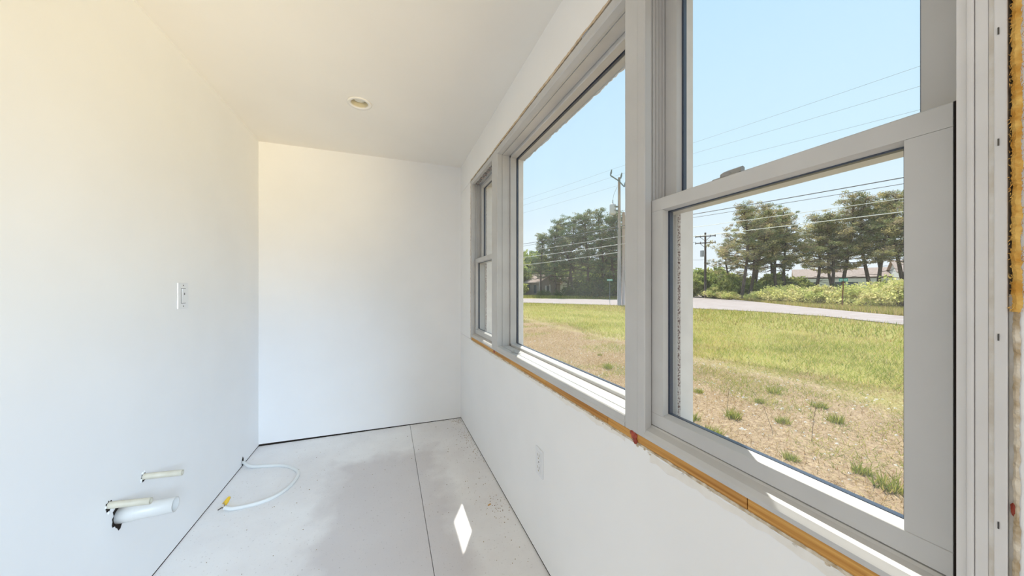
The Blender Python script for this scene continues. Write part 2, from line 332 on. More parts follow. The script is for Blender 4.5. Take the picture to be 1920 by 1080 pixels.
# ------------------------------------------------------------------ windows
V = M['vinyl']
def jamb(parent, yo, yi, far, z0, z1, kind):
    """vertical side of a frame; yo outer face, yi inner lip; far = +1 when the opening lies towards -Y"""
    s = 1 if far else -1
    if kind == 'hung':
        c = s*.006
        p = [(.6655, yo), (.6655, yi+s*.003), (.668, yi), (.689, yi), (.689, yi+c), (.698, yi+c), (.698, yi+s*.0015), (.701, yi+s*.0015), (.701, yi+c), (.710, yi+c), (.710, yi+s*.0015),
             (.713, yi+s*.0015), (.713, yi+c), (.722, yi+c), (.722, yi+s*.003), (.726, yi+s*.003), (.726, yi+c), (.733, yi+c), (.733, yi), (.738, yi), (.738, yi+c), (.781, yi+c), (.781, yi-s*.002),
             (.812, yi-s*.002), (.812, yi+s*.004), (.842, yi+s*.004), (.842, yo)]
    else:
        p = [(.665, yo), (.665, yi+s*.006), (.667, yi+s*.002), (.672, yi), (.7, yi), (.7, yi+s*.003), (.704, yi+s*.003), (.704, yi), (.753, yi), (.753, yi+s*.004), (.756, yi+s*.004), (.756, yi-s*.014), (.760, yi-s*.016),
             (.795, yi-s*.016), (.799, yi-s*.010), (.810, yi-s*.010), (.810, yi-s*.020), (.842, yi-s*.020), (.842, yo)]
    return prism('jamb', p, 'z', z0, z1, V, parent)
def sash(parent, name, x0, y0, y1, z0, z1, sw, br, tr, glass, lockside=None):
    x1 = x0+.036
    bm = bmesh.new()
    for a, b_ in ((y0, y0+sw), (y1-sw, y1)):
        bx(bm, x0, x1, a, b_, z0+br+.0005, z1-tr-.0005)
    # small glazing returns
    so_ = from_bm(name, bm, V, parent)
    bmod = None
    bm = bmesh.new(); n0 = [(x0, z0), (x0, z0+br-.001), (x0+.001, z0+br), (x0+.016, z0+br+.007), (x1-.012, z0+br+.007), (x1, z0+br-.004), (x1, z0)]
    prism('bottom_rail', n0, 'y', y0, y1, V, so_)
    prism('top_rail', [(x0, z1-tr), (x0, z1-.002), (x0+.002, z1), (x1-.002, z1), (x1, z1-.002), (x1, z1-tr-.002), (x0+.016, z1-tr-.004), (x0+.001, z1-tr)], 'y', y0, y1, V, so_)
    # bevelled glazing beads on the stiles
    ya, yb, za, zb = y0+sw, y1-sw, z0+br, z1-tr
    for yy, s in ((ya, 1), (yb, -1)):
        prism('glazing_bead', [(x0+.0005, yy), (x0+.0165, yy+s*.0025), (x0+.017, yy), (x0+.0165, yy-s*.001)], 'z', za+.004, zb-.003, V, so_)
    # dark spacer ring between the panes
    bm = bmesh.new(); g = 0
    bx(bm, x0+.0175, x0+.0285, ya+g, ya+g+.0065, za+g, zb-g); bx(bm, x0+.0175, x0+.0285, yb-g-.0075, yb-g, za+g, zb-g)
    bx(bm, x0+.0175, x0+.0285, ya+g, yb-g, za+g, za+g+.0082); bx(bm, x0+.0175, x0+.0285, ya+g, yb-g, zb-g-.007, zb-g)
    from_bm('spacer', bm, M['spacer'], so_)
    box('glass_pane', x0+.017, x0+.021, ya+.003, yb-.003, za+.003, zb-.003, glass, so_)
    return so_
def hung(name, label, ya, yb, la, lb, sa, sb, sw):
    """double hung unit: outer ya..yb, inner lips la..lb, sashes sa..sb"""
    t = thing(name, label, 'window', (.70, (ya+yb)/2, WZ0), kind='structure')
    jamb(t, ya, la, False, WZ0, WZ1, 'hung'); jamb(t, yb, lb, True, WZ0, WZ1, 'hung')
    prism('sill', [(.6655, WZ0), (.6645, .861), (.666, .8635), (.672, .872), (.688, .880), (.692, .8835), (.732, .890), (.738, .884), (.778, .887), (.784, .878), (.842, .868), (.87, .855), (.87, .845), (.842, WZ0-.004)], 'y', la-.002, lb+.002, V, t)
    prism('head', [(.6655, WZ1), (.6655, 2.146), (.668, 2.143), (.689, 2.143), (.689, 2.150), (.734, 2.150), (.734, 2.142), (.738, 2.142), (.738, 2.150), (.781, 2.150), (.781, 2.138), (.842, 2.138), (.842, WZ1)], 'y', la-.002, lb+.002, V, t)
    lo_ = sash(t, 'lower_sash', .692, sa, sb, .886, 1.512, sw, .034, .033, M['glass'])
    sash(t, 'upper_sash', .741, sa, sb, 1.478, 2.149, sw, .033, .036, M['glass'])
    box('exterior_stop', .7805, .8430, lb-.0035, lb+.02, .87, 2.14, M['casing'], t); box('exterior_stop', .7805, .8430, la-.02, la+.0035, .87, 2.14, M['casing'], t)
    # exterior caulk line between casing and frame, freckled with dirt
    box('caulk', .783, .792, lb-.0052, lb-.003, .88, 2.13, M['dirt'], t); box('caulk', .783, .792, la+.003, la+.0052, .88, 2.13, M['dirt'], t)
    return t, lo_
w1, lo1 = hung('window_1', 'narrow white double-hung window farthest from the camera, next to the back wall', J1, Y1b, 2.150, 2.712, 2.146, 2.716, .046)
w3, lo3 = hung('window_3', 'white double-hung window nearest the camera, at the right edge', Y3a, J2, .1875, .720, .197, .725, .0435)
# sash lock peeping over the meeting rail, nearest window
ym = .515
lk = lathe('sash_lock', [(0, .014), (.010, .0135), (.015, .010), (.016, 0), (0, 0)], (.712, ym, 1.512), M['lock'], lo3, 20)
box('sash_lock', .700, .724, ym-.030, ym+.030, 1.5118, 1.5165, M['lock'], lo3, bev=.002)
prism('lock_lever', [(.704, 1.5165), (.704, 1.526), (.71, 1.529), (.716, 1.526), (.716, 1.5165)], 'y', ym-.034, ym+.004, M['lock'], lo3)
box('tilt_latch', .6995, .706, .199, .203, 1.487, 1.494, M['dark'], lo3)
# near jamb beads and staples
box('gap_shade', .6945, .705, .1885, .1966, .886, 1.512, M['dark'], w3)  # dark strip put in for the shaded gap between sash and jamb
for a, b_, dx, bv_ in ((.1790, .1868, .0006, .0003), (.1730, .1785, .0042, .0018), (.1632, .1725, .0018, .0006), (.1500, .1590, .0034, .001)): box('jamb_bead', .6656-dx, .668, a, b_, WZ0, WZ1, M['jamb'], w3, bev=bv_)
box('jamb_bead', .6650, .668, .1590, .1630, WZ0, WZ1, M['gyp'], w3)
for z in (1.565, 1.436, 1.210, .992): box('staple', .6612, .6625, .1552, .1562, z-.004, z+.004, M['steel'], w3)
# sash balance channel and grit in the head of the far window
for i in range(14):
    y = 2.19+i*.037; box('head_cleat', .690+.004*(i % 3), .712+.006*(i % 2), y, y+.018, 2.138+.002*(i % 2), 2.150, M['dirt'] if i % 2 else M['lock'], w1)
# picture window in the middle
w2 = thing('window_2', 'wide fixed picture window between the two double-hung windows', 'window', (.70, 1.42, WZ0), kind='structure')
la2, lb2 = .803, 2.035
jamb(w2, J2, la2, False, WZ0, WZ1, 'fixed'); jamb(w2, J1, lb2, True, WZ0, WZ1, 'fixed')
prism('sill', [(.665, WZ0), (.6645, .862), (.6665, .865), (.6655, .884), (.668, .887), (.696, .887), (.696, .8845), (.700, .8845), (.700, .887), (.753, .887), (.753, .8845), (.756, .8845), (.756, .899), (.759, .901), (.795, .901), (.799, .896), (.81, .896), (.81, .890), (.842, .876), (.87, .860), (.87, .848), (.842, WZ0-.004)], 'y', la2-.002, lb2+.002, V, w2)
prism('head', [(.665, WZ1), (.6655, 2.150), (.669, 2.145), (.690, 2.140), (.700, 2.140), (.700, 2.143), (.704, 2.143), (.704, 2.139), (.753, 2.139), (.753, 2.142), (.756, 2.142), (.756, 2.125), (.760, 2.122), (.795, 2.122), (.799, 2.128), (.81, 2.128), (.81, 2.116), (.842, 2.112), (.842, WZ1)], 'y', la2-.002, lb2+.002, V, w2)
box('exterior_stop', .8098, .8435, lb2-.0210, lb2+.02, .88, 2.115, M['casing'], w2); box('exterior_stop', .8098, .8435, la2-.02, la2+.0210, .88, 2.115, M['casing'], w2)
bm = bmesh.new()
bx(bm, .7992, .8095, la2+.010, la2+.018, .896, 2.128); bx(bm, .7992, .8095, lb2-.018, lb2-.010, .896, 2.128)
bx(bm, .7992, .8095, la2+.018, lb2-.018, .896, .902); bx(bm, .7992, .8095, la2+.018, lb2-.018, 2.118, 2.128)
sp_ = from_bm('spacer', bm, M['spacer'], w2)
box('glass_pane', .800, .804, la2+.012, lb2-.012, .898, 2.126, M['glassdust'], w2)
# peeling exterior caulk along the head and the near side, seen against the sky
r = random.Random(31); vs, fs = [], []; n = 150; j = 0
for i in range(n+1):
    y = la2+.02+(lb2-la2-.04)*i/n; j = .55*j+r.uniform(-1, 1)*.0035
    if 50 < i < 78: j *= .2
    vs += [(.8425, y, 2.116), (.846, y, 2.113), (.846, y, 2.104+j), (.843, y, 2.104+j)]
for i in range(n):
    for q in range(3): fs.append((4*i+q, 4*i+1+q, 4*i+5+q, 4*i+4+q))
mesh('peeling_caulk', vs, fs, M['casing'], w2)
# small catch lying on the picture window sill
ct = thing('window_catch', 'tiny loose wire catch lying on the sunny picture window sill', 'catch', (.69, 1.80, .887))
tube('wire_loop', [(.683, 1.83, .8885), (.679, 1.815, .893), (.684, 1.79, .8885), (.695, 1.775, .8885), (.712, 1.745, .8885)], .0014, M['lock'], ct, 6)
tube('wire_loop', [(.690, 1.80, .8885), (.686, 1.795, .899), (.694, 1.79, .899), (.696, 1.785, .8885)], .0014, M['lock'], ct, 6)
box('tab', .676, .686, 1.812, 1.824, .887, .891, M['plate'], ct, bev=.001)

# ------------------------------------------------------------------ fittings
# recessed ceiling lamp
t = thing('recessed_light', 'small round recessed ceiling lamp, switched off', 'ceiling lamp', (LX, LY, H))
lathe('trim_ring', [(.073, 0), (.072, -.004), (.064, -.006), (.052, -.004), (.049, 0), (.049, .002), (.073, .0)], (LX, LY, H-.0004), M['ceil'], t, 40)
lathe('baffle', [(.0495, -.002), (.046, .02), (.044, .05), (0, .05)], (LX, LY, H), M['baffle'], t, 40)
lathe('lens', [(0, .016), (.020, .017), (.031, .020), (.035, .026), (.036, .049)], (LX, LY, H), M['lens'], t, 32)
# light switch on the left wall
t = thing('light_switch', 'white rocker light switch on the left wall', 'switch', (XL, 2.125, 1.228))
box('plate', XL+.0003, XL+.006, 2.0815, 2.1685, 1.163, 1.293, M['plate'], t, bev=.0018)
box('rocker_frame', XL+.0061, XL+.0068, 2.106, 2.144, 1.190, 1.266, M['slot'], t)
mesh('rocker', [(XL+.0069,2.108,1.192),(XL+.0069,2.142,1.192),(XL+.0069,2.142,1.264),(XL+.0069,2.108,1.264),(XL+.0085,2.108,1.192),(XL+.0085,2.142,1.192),(XL+.0115,2.142,1.264),(XL+.0115,2.108,1.264)],
     [(0,3,2,1),(4,5,6,7),(0,1,5,4),(2,3,7,6),(1,2,6,5),(0,4,7,3)], M['plate'], t)
box('screw', XL+.006, XL+.0068, 2.122, 2.128, 1.277, 1.283, M['slot'], t); box('screw', XL+.006, XL+.0068, 2.122, 2.128, 1.173, 1.179, M['slot'], t)
box('indicator', XL+.0102, XL+.0108, 2.121, 2.129, 1.232, 1.243, M['slot'], t)
# outlet under the picture window
t = thing('wall_outlet', 'white wall outlet below the picture window with scuffed slots', 'outlet', (XR, 1.39, .453))
box('plate', XR-.006, XR-.0003, 1.352, 1.428, .389, .517, M['plate'], t, bev=.0018)
for z in (.482, .425):
    f = box('receptacle', XR-.0078, XR-.0061, 1.373, 1.407, z-.020, z+.020, M['plate'], t, bev=.001)
    box('slot', XR-.0084, XR-.0076, 1.381, 1.3835, z-.002, z+.010, M['slot'], f); box('slot', XR-.0084, XR-.0076, 1.396, 1.3985, z-.002, z+.010, M['tan'], f)
    box('slot', XR-.0084, XR-.0076, 1.387, 1.393, z-.014, z-.008, M['tan'], f)
box('screw', XR-.0068, XR-.0058, 1.387, 1.393, .4505, .4555, M['slot'], t)
# pipe stubs out of the left wall
def hole(parent, y, z, ry, rz, seed):
    r = random.Random(seed); n = 26; vs = [(XL+.0006, y, z)]; 
    for i in range(n):
        q = 2*PI*i/n; k = r.uniform(.8, 1.2); vs.append((XL+.0006, y+ry*k*math.cos(q), z+rz*k*math.sin(q)))
    mesh('wall_hole', vs, [(0, i+1, (i+1) % n+1) for i in range(n)], M['dark'], parent)
    for i in range(5):
        q = r.uniform(0, 2*PI); blob('torn_plaster', (XL+.002, y+ry*1.1*math.cos(q), z+rz*1.2*math.sin(q)), (.003, .005, .006), M['wall'], seed*7+i, parent)
def pipe(name, label, y, z, x1, z1, ro, ri, mat, seed, cat='pipe', grp=None):
    t = thing(name, label, cat, (XL, y, z), grp)
    ln = x1-XL; n = 20; vs, fs = [], []
    prof = [(ro, -.01), (ro, ln), (ri, ln), (ri, ln*.35), (0, ln*.35)]
    for k in range(n):
        q = 2*PI*k/n
        for rr, h in prof: vs.append((XL+h, y+rr*math.cos(q), z+rr*math.sin(q)+(z1-z)*h/ln))
    m_ = len(prof)
    for k in range(n):
        for i in range(m_-1): fs.append((k*m_+i, k*m_+i+1, ((k+1) % n)*m_+i+1, ((k+1) % n)*m_+i))
    bm = bmesh.new(); bv = [bm.verts.new(v) for v in vs]
    for f in fs: bm.faces.new([bv[i] for i in f])
    bmesh.ops.remove_doubles(bm, verts=bm.verts, dist=1e-6)
    from_bm('stub', bm, mat, t, True)
    hole(t, y, z-.003, ro*1.35, ro*1.6, seed)
    return t
pipe('supply_pipe', 'cream water pipe stub standing alone, the higher of the pair', 1.850, .469, -.839, .461, .0122, .009, M['cpvc'], 2, grp='water pipe stubs')
pipe('supply_pipe', 'cream water pipe stub just above the wide white drain pipe', 1.665, .462, -.849, .452, .0122, .009, M['cpvc'], 3, grp='water pipe stubs')
t = pipe('drain_pipe', 'wide white plastic drain pipe stub with an open end', 1.716, .392, -.800, .396, .0285, .0245, M['pvc'], 5)
lathe('coupling', [(.0287, .0), (.0300, .0), (.0300, .05), (.0287, .052)], (XL, 1.716, .393), M['pvc'], t, 24, 'x')
# loose cable loop on the floor
t = thing('electric_cable', 'white electrical cable looping out of the left wall across the floor', 'cable', (-.75, 2.55, 0))
cp = [(-1.0, 2.862, .028), (-.96, 2.855, .027), (-.90, 2.80, .016), (-.80, 2.785, .0085), (-.69, 2.745, .0085), (-.605, 2.665, .0085), (-.566, 2.575, .0085), (-.582, 2.45, .0085), (-.63, 2.366, .0085), (-.697, 2.324, .0085), (-.772, 2.312, .0085), (-.83, 2.308, .012), (-.868, 2.322, .017)]
def smooth(pts, n=6):
    pts = [Vector(p) for p in pts]; out = []
    for i in range(len(pts)-1):
        p0, p1, p2, p3 = pts[max(i-1, 0)], pts[i], pts[i+1], pts[min(i+2, len(pts)-1)]
        for k in range(n):
            s = k/n; out.append(.5*((2*p1)+(p2-p0)*s+(2*p0-5*p1+4*p2-p3)*s*s+(3*p1-p0-3*p2+p3)*s**3))
    return out+[pts[-1]]
tube('sheath', smooth(cp), .0105, M['cable'], t, 10)
tube('conductor', [(-.866, 2.321, .018), (-.885, 2.33, .016), (-.90, 2.326, .009)], .0028, M['slot'], t, 6)
tube('conductor', [(-.868, 2.324, .020), (-.885, 2.36, .026), (-.88, 2.385, .02)], .0022, M['tan'], t, 6)
bm = bmesh.new()
tube('wire_nut', [(-.886, 2.366, .013), (-.878, 2.374, .024), (-.870, 2.384, .038), (-.867, 2.387, .043)], [.0125, .012, .0085, .004], M['yellow'], t, 12)
vs = [(XL+.0006, 2.862+.018*math.cos(2*PI*i/12), .03+.03*math.sin(2*PI*i/12)*(1+.3*(i % 2))) for i in range(12)]
mesh('wall_hole', [v if v[2] > .008 else (v[0], v[1], .008) for v in vs], [tuple(range(12))], M['dark'], t)
# sawdust and crumbs along the right wall
vs, fs = [], []; r = random.Random(77)
def crumb(x, y, s):
    n_ = len(vs); a = r.uniform(0, PI)
    for q in range(3): vs.append((x+s*math.cos(a+q*2.1), y+s*math.sin(a+q*2.1), .0004))
    vs.append((x, y, .0004+s*.9))
    for f in ((0,1,3), (1,2,3), (2,0,3)): fs.append(tuple(n_+i for i in f))
for cx, cy, sx_, sy_, n_ in ((.62, 3.10, .03, .04, 60), (.615, 2.80, .03, .10, 50), (.62, 2.55, .025, .12, 40), (.60, 1.80, .03, .08, 45), (.55, 2.2, .08, .6, 80), (.1, 2.2, .4, .6, 40), (-.6, 2.2, .3, .7, 25)):
    for i in range(n_): crumb(min(.655, r.gauss(cx, sx_)), min(3.15, r.gauss(cy, sy_)), r.uniform(.0016, .0042))
tag(mesh('sawdust', vs, fs, M['crumb']), 'brown sawdust crumbs scattered on the floor along the right wall', 'sawdust', kind='stuff')
bm = bmesh.new(); bx(bm, .545, .565, 1.835, 1.842, .0002, .003); bmesh.ops.rotate(bm, verts=bm.verts, cent=(.555, 1.838, 0), matrix=Matrix.Rotation(.5, 3, 'Z'))
tag(from_bm('wood_chip', bm, M['wood']), 'single orange wood chip on the floor near the right wall', 'chip')

# ------------------------------------------------------------------ outdoors: ground, road
G = -.30
gm, b = base_mat('lawn_soil', (.4, .3, .2), .95, .1); L = gm.node_tree.links
tcn = N(gm, 'ShaderNodeTexCoord'); sx = N(gm, 'ShaderNodeSeparateXYZ'); L.new(tcn.outputs['Object'], sx.inputs[0])
n1 = N(gm, 'ShaderNodeTexNoise', i_Scale=1.1, i_Detail=6.0); L.new(tcn.outputs['Object'], n1.inputs['Vector'])
n2 = N(gm, 'ShaderNodeTexNoise', i_Scale=24.0, i_Detail=8.0, i_Roughness=.8); L.new(tcn.outputs['Object'], n2.inputs['Vector'])
ma = N(gm, 'ShaderNodeMath', operation='MULTIPLY_ADD'); L.new(n1.outputs['Fac'], ma.inputs[0]); ma.inputs[1].default_value = 3.0; L.new(sx.outputs['X'], ma.inputs[2])
mr = N(gm, 'ShaderNodeMapRange'); L.new(ma.outputs[0], mr.inputs[0]); mr.inputs[1].default_value = 7.4; mr.inputs[2].default_value = 9.0
cs = N(gm, 'ShaderNodeValToRGB'); L.new(n2.outputs['Fac'], cs.inputs[0]); q = cs.color_ramp.elements
q[0].position = .38; q[0].color = (.22, .14, .085, 1); q[1].position = .66; q[1].color = (.52, .38, .235, 1)
cg = N(gm, 'ShaderNodeValToRGB'); L.new(n2.outputs['Fac'], cg.inputs[0]); q = cg.color_ramp.elements
q[0].position = .35; q[0].color = (.20, .20, .04, 1); q[1].position = .65; q[1].color = (.44, .36, .12, 1)
mi = N(gm, 'ShaderNodeMix', data_type='RGBA'); L.new(mr.outputs[0], mi.inputs[0]); L.new(cs.outputs[0], mi.inputs[6]); L.new(cg.outputs[0], mi.inputs[7]); L.new(mi.outputs[2], b.inputs['Base Color'])
bu = N(gm, 'ShaderNodeBump', i_Strength=.35, i_Distance=.02); L.new(n2.outputs['Fac'], bu.inputs['Height']); L.new(bu.outputs[0], b.inputs['Normal'])
def S2(o, l, c_): return tag(o, l, c_, kind='structure')
S2(mesh('ground', [(-60, -60, G), (320, -60, G), (320, 320, G), (-60, 320, G)], [(0, 1, 2, 3)], gm), 'dry sandy lawn sloping away from the house to the road', 'ground')
near = [(-8, 62), (4, 43), (12.97, 31.9), (19.0, 24.0), (21.4, 19.0), (22.6, 14.5), (22.2, 10.5), (20.2, 7.06), (15.5, -2), (8, -16)]
far = [(15, -16), (21.5, -2), (26.4, 9.2), (31.3, 16), (40.8, 27.5), (77.3, 68.8), (160, 165), (150, 172), (72, 77), (40, 44), (34, 38), (30.5, 36.3), (28.5, 36.0), (18.2, 44.6), (10, 55), (0, 70)]
bm = bmesh.new(); vsr = [bm.verts.new((x, y, G+.035)) for x, y in near+far]; fr_ = bm.faces.new(vsr)
bmesh.ops.triangulate(bm, faces=[fr_])
S2(from_bm('road', bm, M['asphalt']), 'sun-bleached pale asphalt road forking past the lawn', 'road')

# ------------------------------------------------------------------ grass
rng = np.random.default_rng(5)
def road_dist(x, y):
    """signed-ish distance to the near road edge (positive on the house side)"""
    P = np.array(near); best = np.full(x.shape, 1e9); side = np.zeros(x.shape)
    for i in range(len(P)-1):
        a, b_ = P[i], P[i+1]; d = b_-a; t_ = np.clip(((x-a[0])*d[0]+(y-a[1])*d[1])/(d@d), 0, 1)
        qx, qy = a[0]+t_*d[0]-x, a[1]+t_*d[1]-y; dist = np.hypot(qx, qy)
        cr = d[0]*(y-a[1])-d[1]*(x-a[0]); s = np.where(cr < 0, 1, -1)
        m_ = dist < best; best = np.where(m_, dist, best); side = np.where(m_, s, side)
    return best*side
def vnoise(x, y, s, seed):
    r_ = np.random.default_rng(seed); g = r_.random((64, 64)); u = x*s % 64; v = y*s % 64
    i = u.astype(int) % 64; j_ = v.astype(int) % 64; fu = u-np.floor(u); fv = v-np.floor(v); fu = fu*fu*(3-2*fu); fv = fv*fv*(3-2*fv); i2 = (i+1) % 64; j2 = (j_+1) % 64
    return (g[i, j_]*(1-fu)+g[i2, j_]*fu)*(1-fv)+(g[i, j2]*(1-fu)+g[i2, j2]*fu)*fv
def blades(name, x, y, h, wd, col, z=G, parent=None, lean=.45):
    n = len(x); a = rng.uniform(0, 2*PI, n); b_ = rng.uniform(0, 2*PI, n); ln = rng.uniform(.1, 1, n)*lean*h
    v = np.zeros((n, 3, 3)); dx, dy = np.cos(a)*wd/2, np.sin(a)*wd/2
    v[:, 0] = np.stack([x-dx, y-dy, np.full(n, z)], 1); v[:, 1] = np.stack([x+dx, y+dy, np.full(n, z)], 1)
    v[:, 2] = np.stack([x+np.cos(b_)*ln, y+np.sin(b_)*ln, z+h], 1)
    me = bpy.data.meshes.new(name); me.vertices.add(n*3); me.vertices.foreach_set('co', v.reshape(-1)); me.loops.add(n*3); me.polygons.add(n)
    me.loops.foreach_set('vertex_index', np.arange(n*3)); me.polygons.foreach_set('loop_start', np.arange(n)*3); me.polygons.foreach_set('loop_total', np.full(n, 3))
    at = me.attributes.new('col', 'FLOAT_COLOR', 'POINT'); c4 = np.ones((n, 3, 4)); c4[:, :, :3] = col[:, None, :]; at.data.foreach_set('color', c4.reshape(-1))
    me.materials.append(M['blade']); me.update(); me.validate()
    return link(bpy.data.objects.new(name, me), parent, True)
def pal(n, cols, wts):
    cols = np.array(cols); k_ = rng.choice(len(cols), n, p=np.array(wts)/sum(wts)); return cols[k_]*rng.uniform(.75, 1.2, (n, 1))
STRAW = [(.54, .40, .20), (.48, .33, .15), (.62, .50, .30), (.38, .23, .11)]
GREEN = [(.22, .28, .045), (.32, .35, .06), (.44, .41, .09), (.54, .43, .14), (.58, .45, .19)]
def zone(n, x0, x1, y0, y1, dens):
    x = rng.uniform(x0, x1, n); y = rng.uniform(y0, y1, n); k_ = (rng.random(n) < dens(x, y)) & (road_dist(x, y) > .15); return x[k_], y[k_]
edge = lambda x, y: x + (vnoise(x, y, .55, 1)-.5)*2.2
rut = lambda x, y: np.clip(1-np.abs(x-6.35-(vnoise(x, y, .25, 3)-.5)*.7)/.42, 0, 1)
# dry zone by the house
x, y = zone(300000, 1.6, 7.8, -.8, 15, lambda x, y: np.where(edge(x, y) < 6.6, (.25+.75*vnoise(x, y, 1.3, 2))*(1-.8*rut(x, y))*np.clip(1.25-.05*y, .4, 1), 0))
n = len(x); g = .6*vnoise(x, y, 1.0, 7)+.4*vnoise(x, y, 3.1, 8); col = pal(n, STRAW, [4, 3, 3, 3]); gc = pal(n, GREEN, [3, 3, 3, 1, 1])
pk = (rng.random(n) < np.clip((g-.47)*3.4, 0, .85)); col = np.where(pk[:, None], gc, col)
tag(blades('dry_grass', x, y, rng.uniform(.012, .06, n)*np.where(pk, 1.5, 1), rng.uniform(.003, .008, n), col, lean=2.2), 'short straw-coloured dry grass on the strip nearest the house', 'grass', kind='stuff')
# green zone
x, y = zone(230000, 5.2, 14, -2, 26, lambda x, y: np.where(edge(x, y) > 6.3, (.3+.7*vnoise(x, y, .8, 4))*(1-.9*rut(x, y))*np.clip(1.5-.1*np.hypot(x-4, y-3), .35, 1), 0))
n = len(x); g = .55*vnoise(x, y, .45, 9)+.45*vnoise(x, y, 1.9, 19); col = pal(n, GREEN, [5, 4, 3, 1, 1]); dc = pal(n, STRAW+GREEN[2:], [2, 2, 2, 1, 2, 3, 3]); pk = rng.random(n) < np.clip((g-.28)*1.9, .08, .8); col = np.where(pk[:, None], dc, col)
col = col*(.86+.45*vnoise(x, y, 2.3, 29))[:, None]
tag(blades('lawn_grass', x, y, rng.uniform(.04, .14, n), rng.uniform(.005, .013, n), col, lean=1.3), 'yellowish green lawn grass in the middle of the yard', 'grass', kind='stuff')
x, y = zone(110000, -2, 23.2, -2, 42, lambda x, y: np.where((x > 13.6) | (y > 25.5) | ((x < 7) & (y > 15.5)), .9, 0))
n = len(x); g = vnoise(x, y, .3, 10); col = pal(n, GREEN, [3, 5, 5, 3, 1]); dc = pal(n, STRAW+GREEN[3:], [2, 1, 1, 1, 4, 4]); pk = rng.random(n) < np.clip((g-.3)*1.3+np.where(x < 8, .5, 0), .1, .9); col = np.where(pk[:, None], dc, col)
tag(blades('roadside_lawn_grass', x, y, rng.uniform(.07, .20, n), rng.uniform(.014, .030, n), col, lean=.7), 'far lawn grass running up to the near road edge', 'grass', kind='stuff')
# verge beyond the road
n = 60000; t_ = rng.random(n); FP = np.array([(21.5, -2), (26.4, 9.2), (31.3, 16), (40.8, 27.5), (62, 51.5)]); seg = np.clip((t_*4).astype(int), 0, 3); ft = t_*4-seg
px = FP[seg, 0]+(FP[seg+1, 0]-FP[seg, 0])*ft; py = FP[seg, 1]+(FP[seg+1, 1]-FP[seg, 1])*ft; off = rng.random(n)**1.3*7+.1
x = px+off*.82; y = py-off*.57
col = pal(n, GREEN+STRAW[:2], [2, 3, 4, 4, 4, 3, 2])
tag(blades('verge_grass', x, y, rng.uniform(.10, .38, n), rng.uniform(.02, .05, n), col, lean=.5), 'long yellow verge grass across the road by the shrubs', 'grass', kind='stuff')
n = 26000; x = rng.uniform(10, 34, n); y = 34+(34-x)*.72+rng.uniform(0, 9, n)+3.2; col = pal(n, GREEN+STRAW[:1], [5, 4, 3, 2, 1, 1])
k_ = np.ones(n, bool); 
tag(blades('shaded_verge_grass', x, y, rng.uniform(.12, .5, n), rng.uniform(.03, .06, n), col, lean=.5), 'grass under the tall trees behind the utility pole', 'grass', kind='stuff')
# single green tufts and pebbles in the dry strip
def tuft_mesh(seed):
    r_ = np.random.default_rng(seed); n = 150; a = r_.uniform(0, 2*PI, n); rr = r_.random(n)**.5*.075
    o = blades('tuft_blades', rr*np.cos(a), rr*np.sin(a), r_.uniform(.03, .12, n), r_.uniform(.005, .011, n), pal(n, GREEN[:4], [4, 5, 4, 1]), z=0, lean=1.1); return o
TU = [tuft_mesh(i) for i in range(3)]
tufts = [(3.75, 1.55), (3.25, 2.52), (4.1, 1.15), (3.55, 3.25), (3.9, 2.75), (4.35, 3.6), (3.1, 2.0), (4.9, 2.25), (5.0, 1.55), (4.4, 4.4), (4.0, 5.3), (5.4, 3.2), (3.65, 1.35), (4.6, 6.4), (3.45, 1.9), (4.3, 2.45), (3.85, 3.7), (4.75, 3.0), (5.3, 2.6), (3.4, 2.9)]
tufts.sort(key=lambda q_: math.atan2(q_[0], q_[1]))
for i, (x, y) in enumerate(tufts):
    o = TU[i] if i < 3 else TU[i % 3].copy()
    if i >= 3: C.objects.link(o)
    o.name = 'grass_tuft' if i == 0 else 'grass_tuft.%03d' % i
    o.location = (x, y, G-.002); o.rotation_euler = (0, 0, i*1.3); s = .75+.5*((i*37) % 10)/10; o.scale = (s, s, s*(.8+.4*((i*13) % 7)/7))
    tag(o, 'small green grass tuft in the dry strip by the house, %s from the left' % ORD[i], 'grass tuft', 'green tufts in the dry strip')
vs, fs = [], []; r = random.Random(6)
for i in range(1500):
    x, y = r.uniform(1.5, 6.6), r.uniform(-.5, 9); s = r.uniform(.006, .02)*(1.6 if r.random() < .06 else 1); n_ = len(vs); a = r.uniform(0, 6)
    for q in range(5): vs.append((x+s*math.cos(a+q*1.257)*r.uniform(.7, 1.2), y+s*math.sin(a+q*1.257)*r.uniform(.7, 1.2), G))
    vs.append((x+s*.2, y, G+s*.7)); fs += [(n_+q, n_+(q+1) % 5, n_+5) for q in range(5)]
tag(mesh('gravel', vs, fs, M['stone']), 'pale pebbles and leaf litter scattered on the dry ground', 'gravel', kind='stuff')
# dead weed stalks
for i, (x, y, h, dx, dy, lb) in enumerate(((3.95, 2.35, .42, -.10, .16, 'tall dead weed stalk leaning left in the dry strip'), (4.05, 2.05, .36, .03, -.02, 'upright dead weed stalk beside the leaning one in the dry strip'), (4.0, 2.9, .30, .02, .0, 'short dead weed stalk farthest left in the dry strip'))):
    t = thing('weed_stalk', lb, 'weed', (x, y, G), 'dead weed stalks'); tube('stem', [(x, y, G-.01), (x+dx*.4, y+dy*.4, G+h*.55), (x+dx, y+dy, G+h)], [.003, .0022, .0012], M['brushwood'], t, 5)
    for k in range(4):
        s = .45+.13*k; p = Vector((x+dx*s, y+dy*s, G+h*s)); tube('twig', [p, p+Vector((.03*math.cos(k*2), .03*math.sin(k*2), .05))], [.002, .001], M['brushwood'], t, 4)

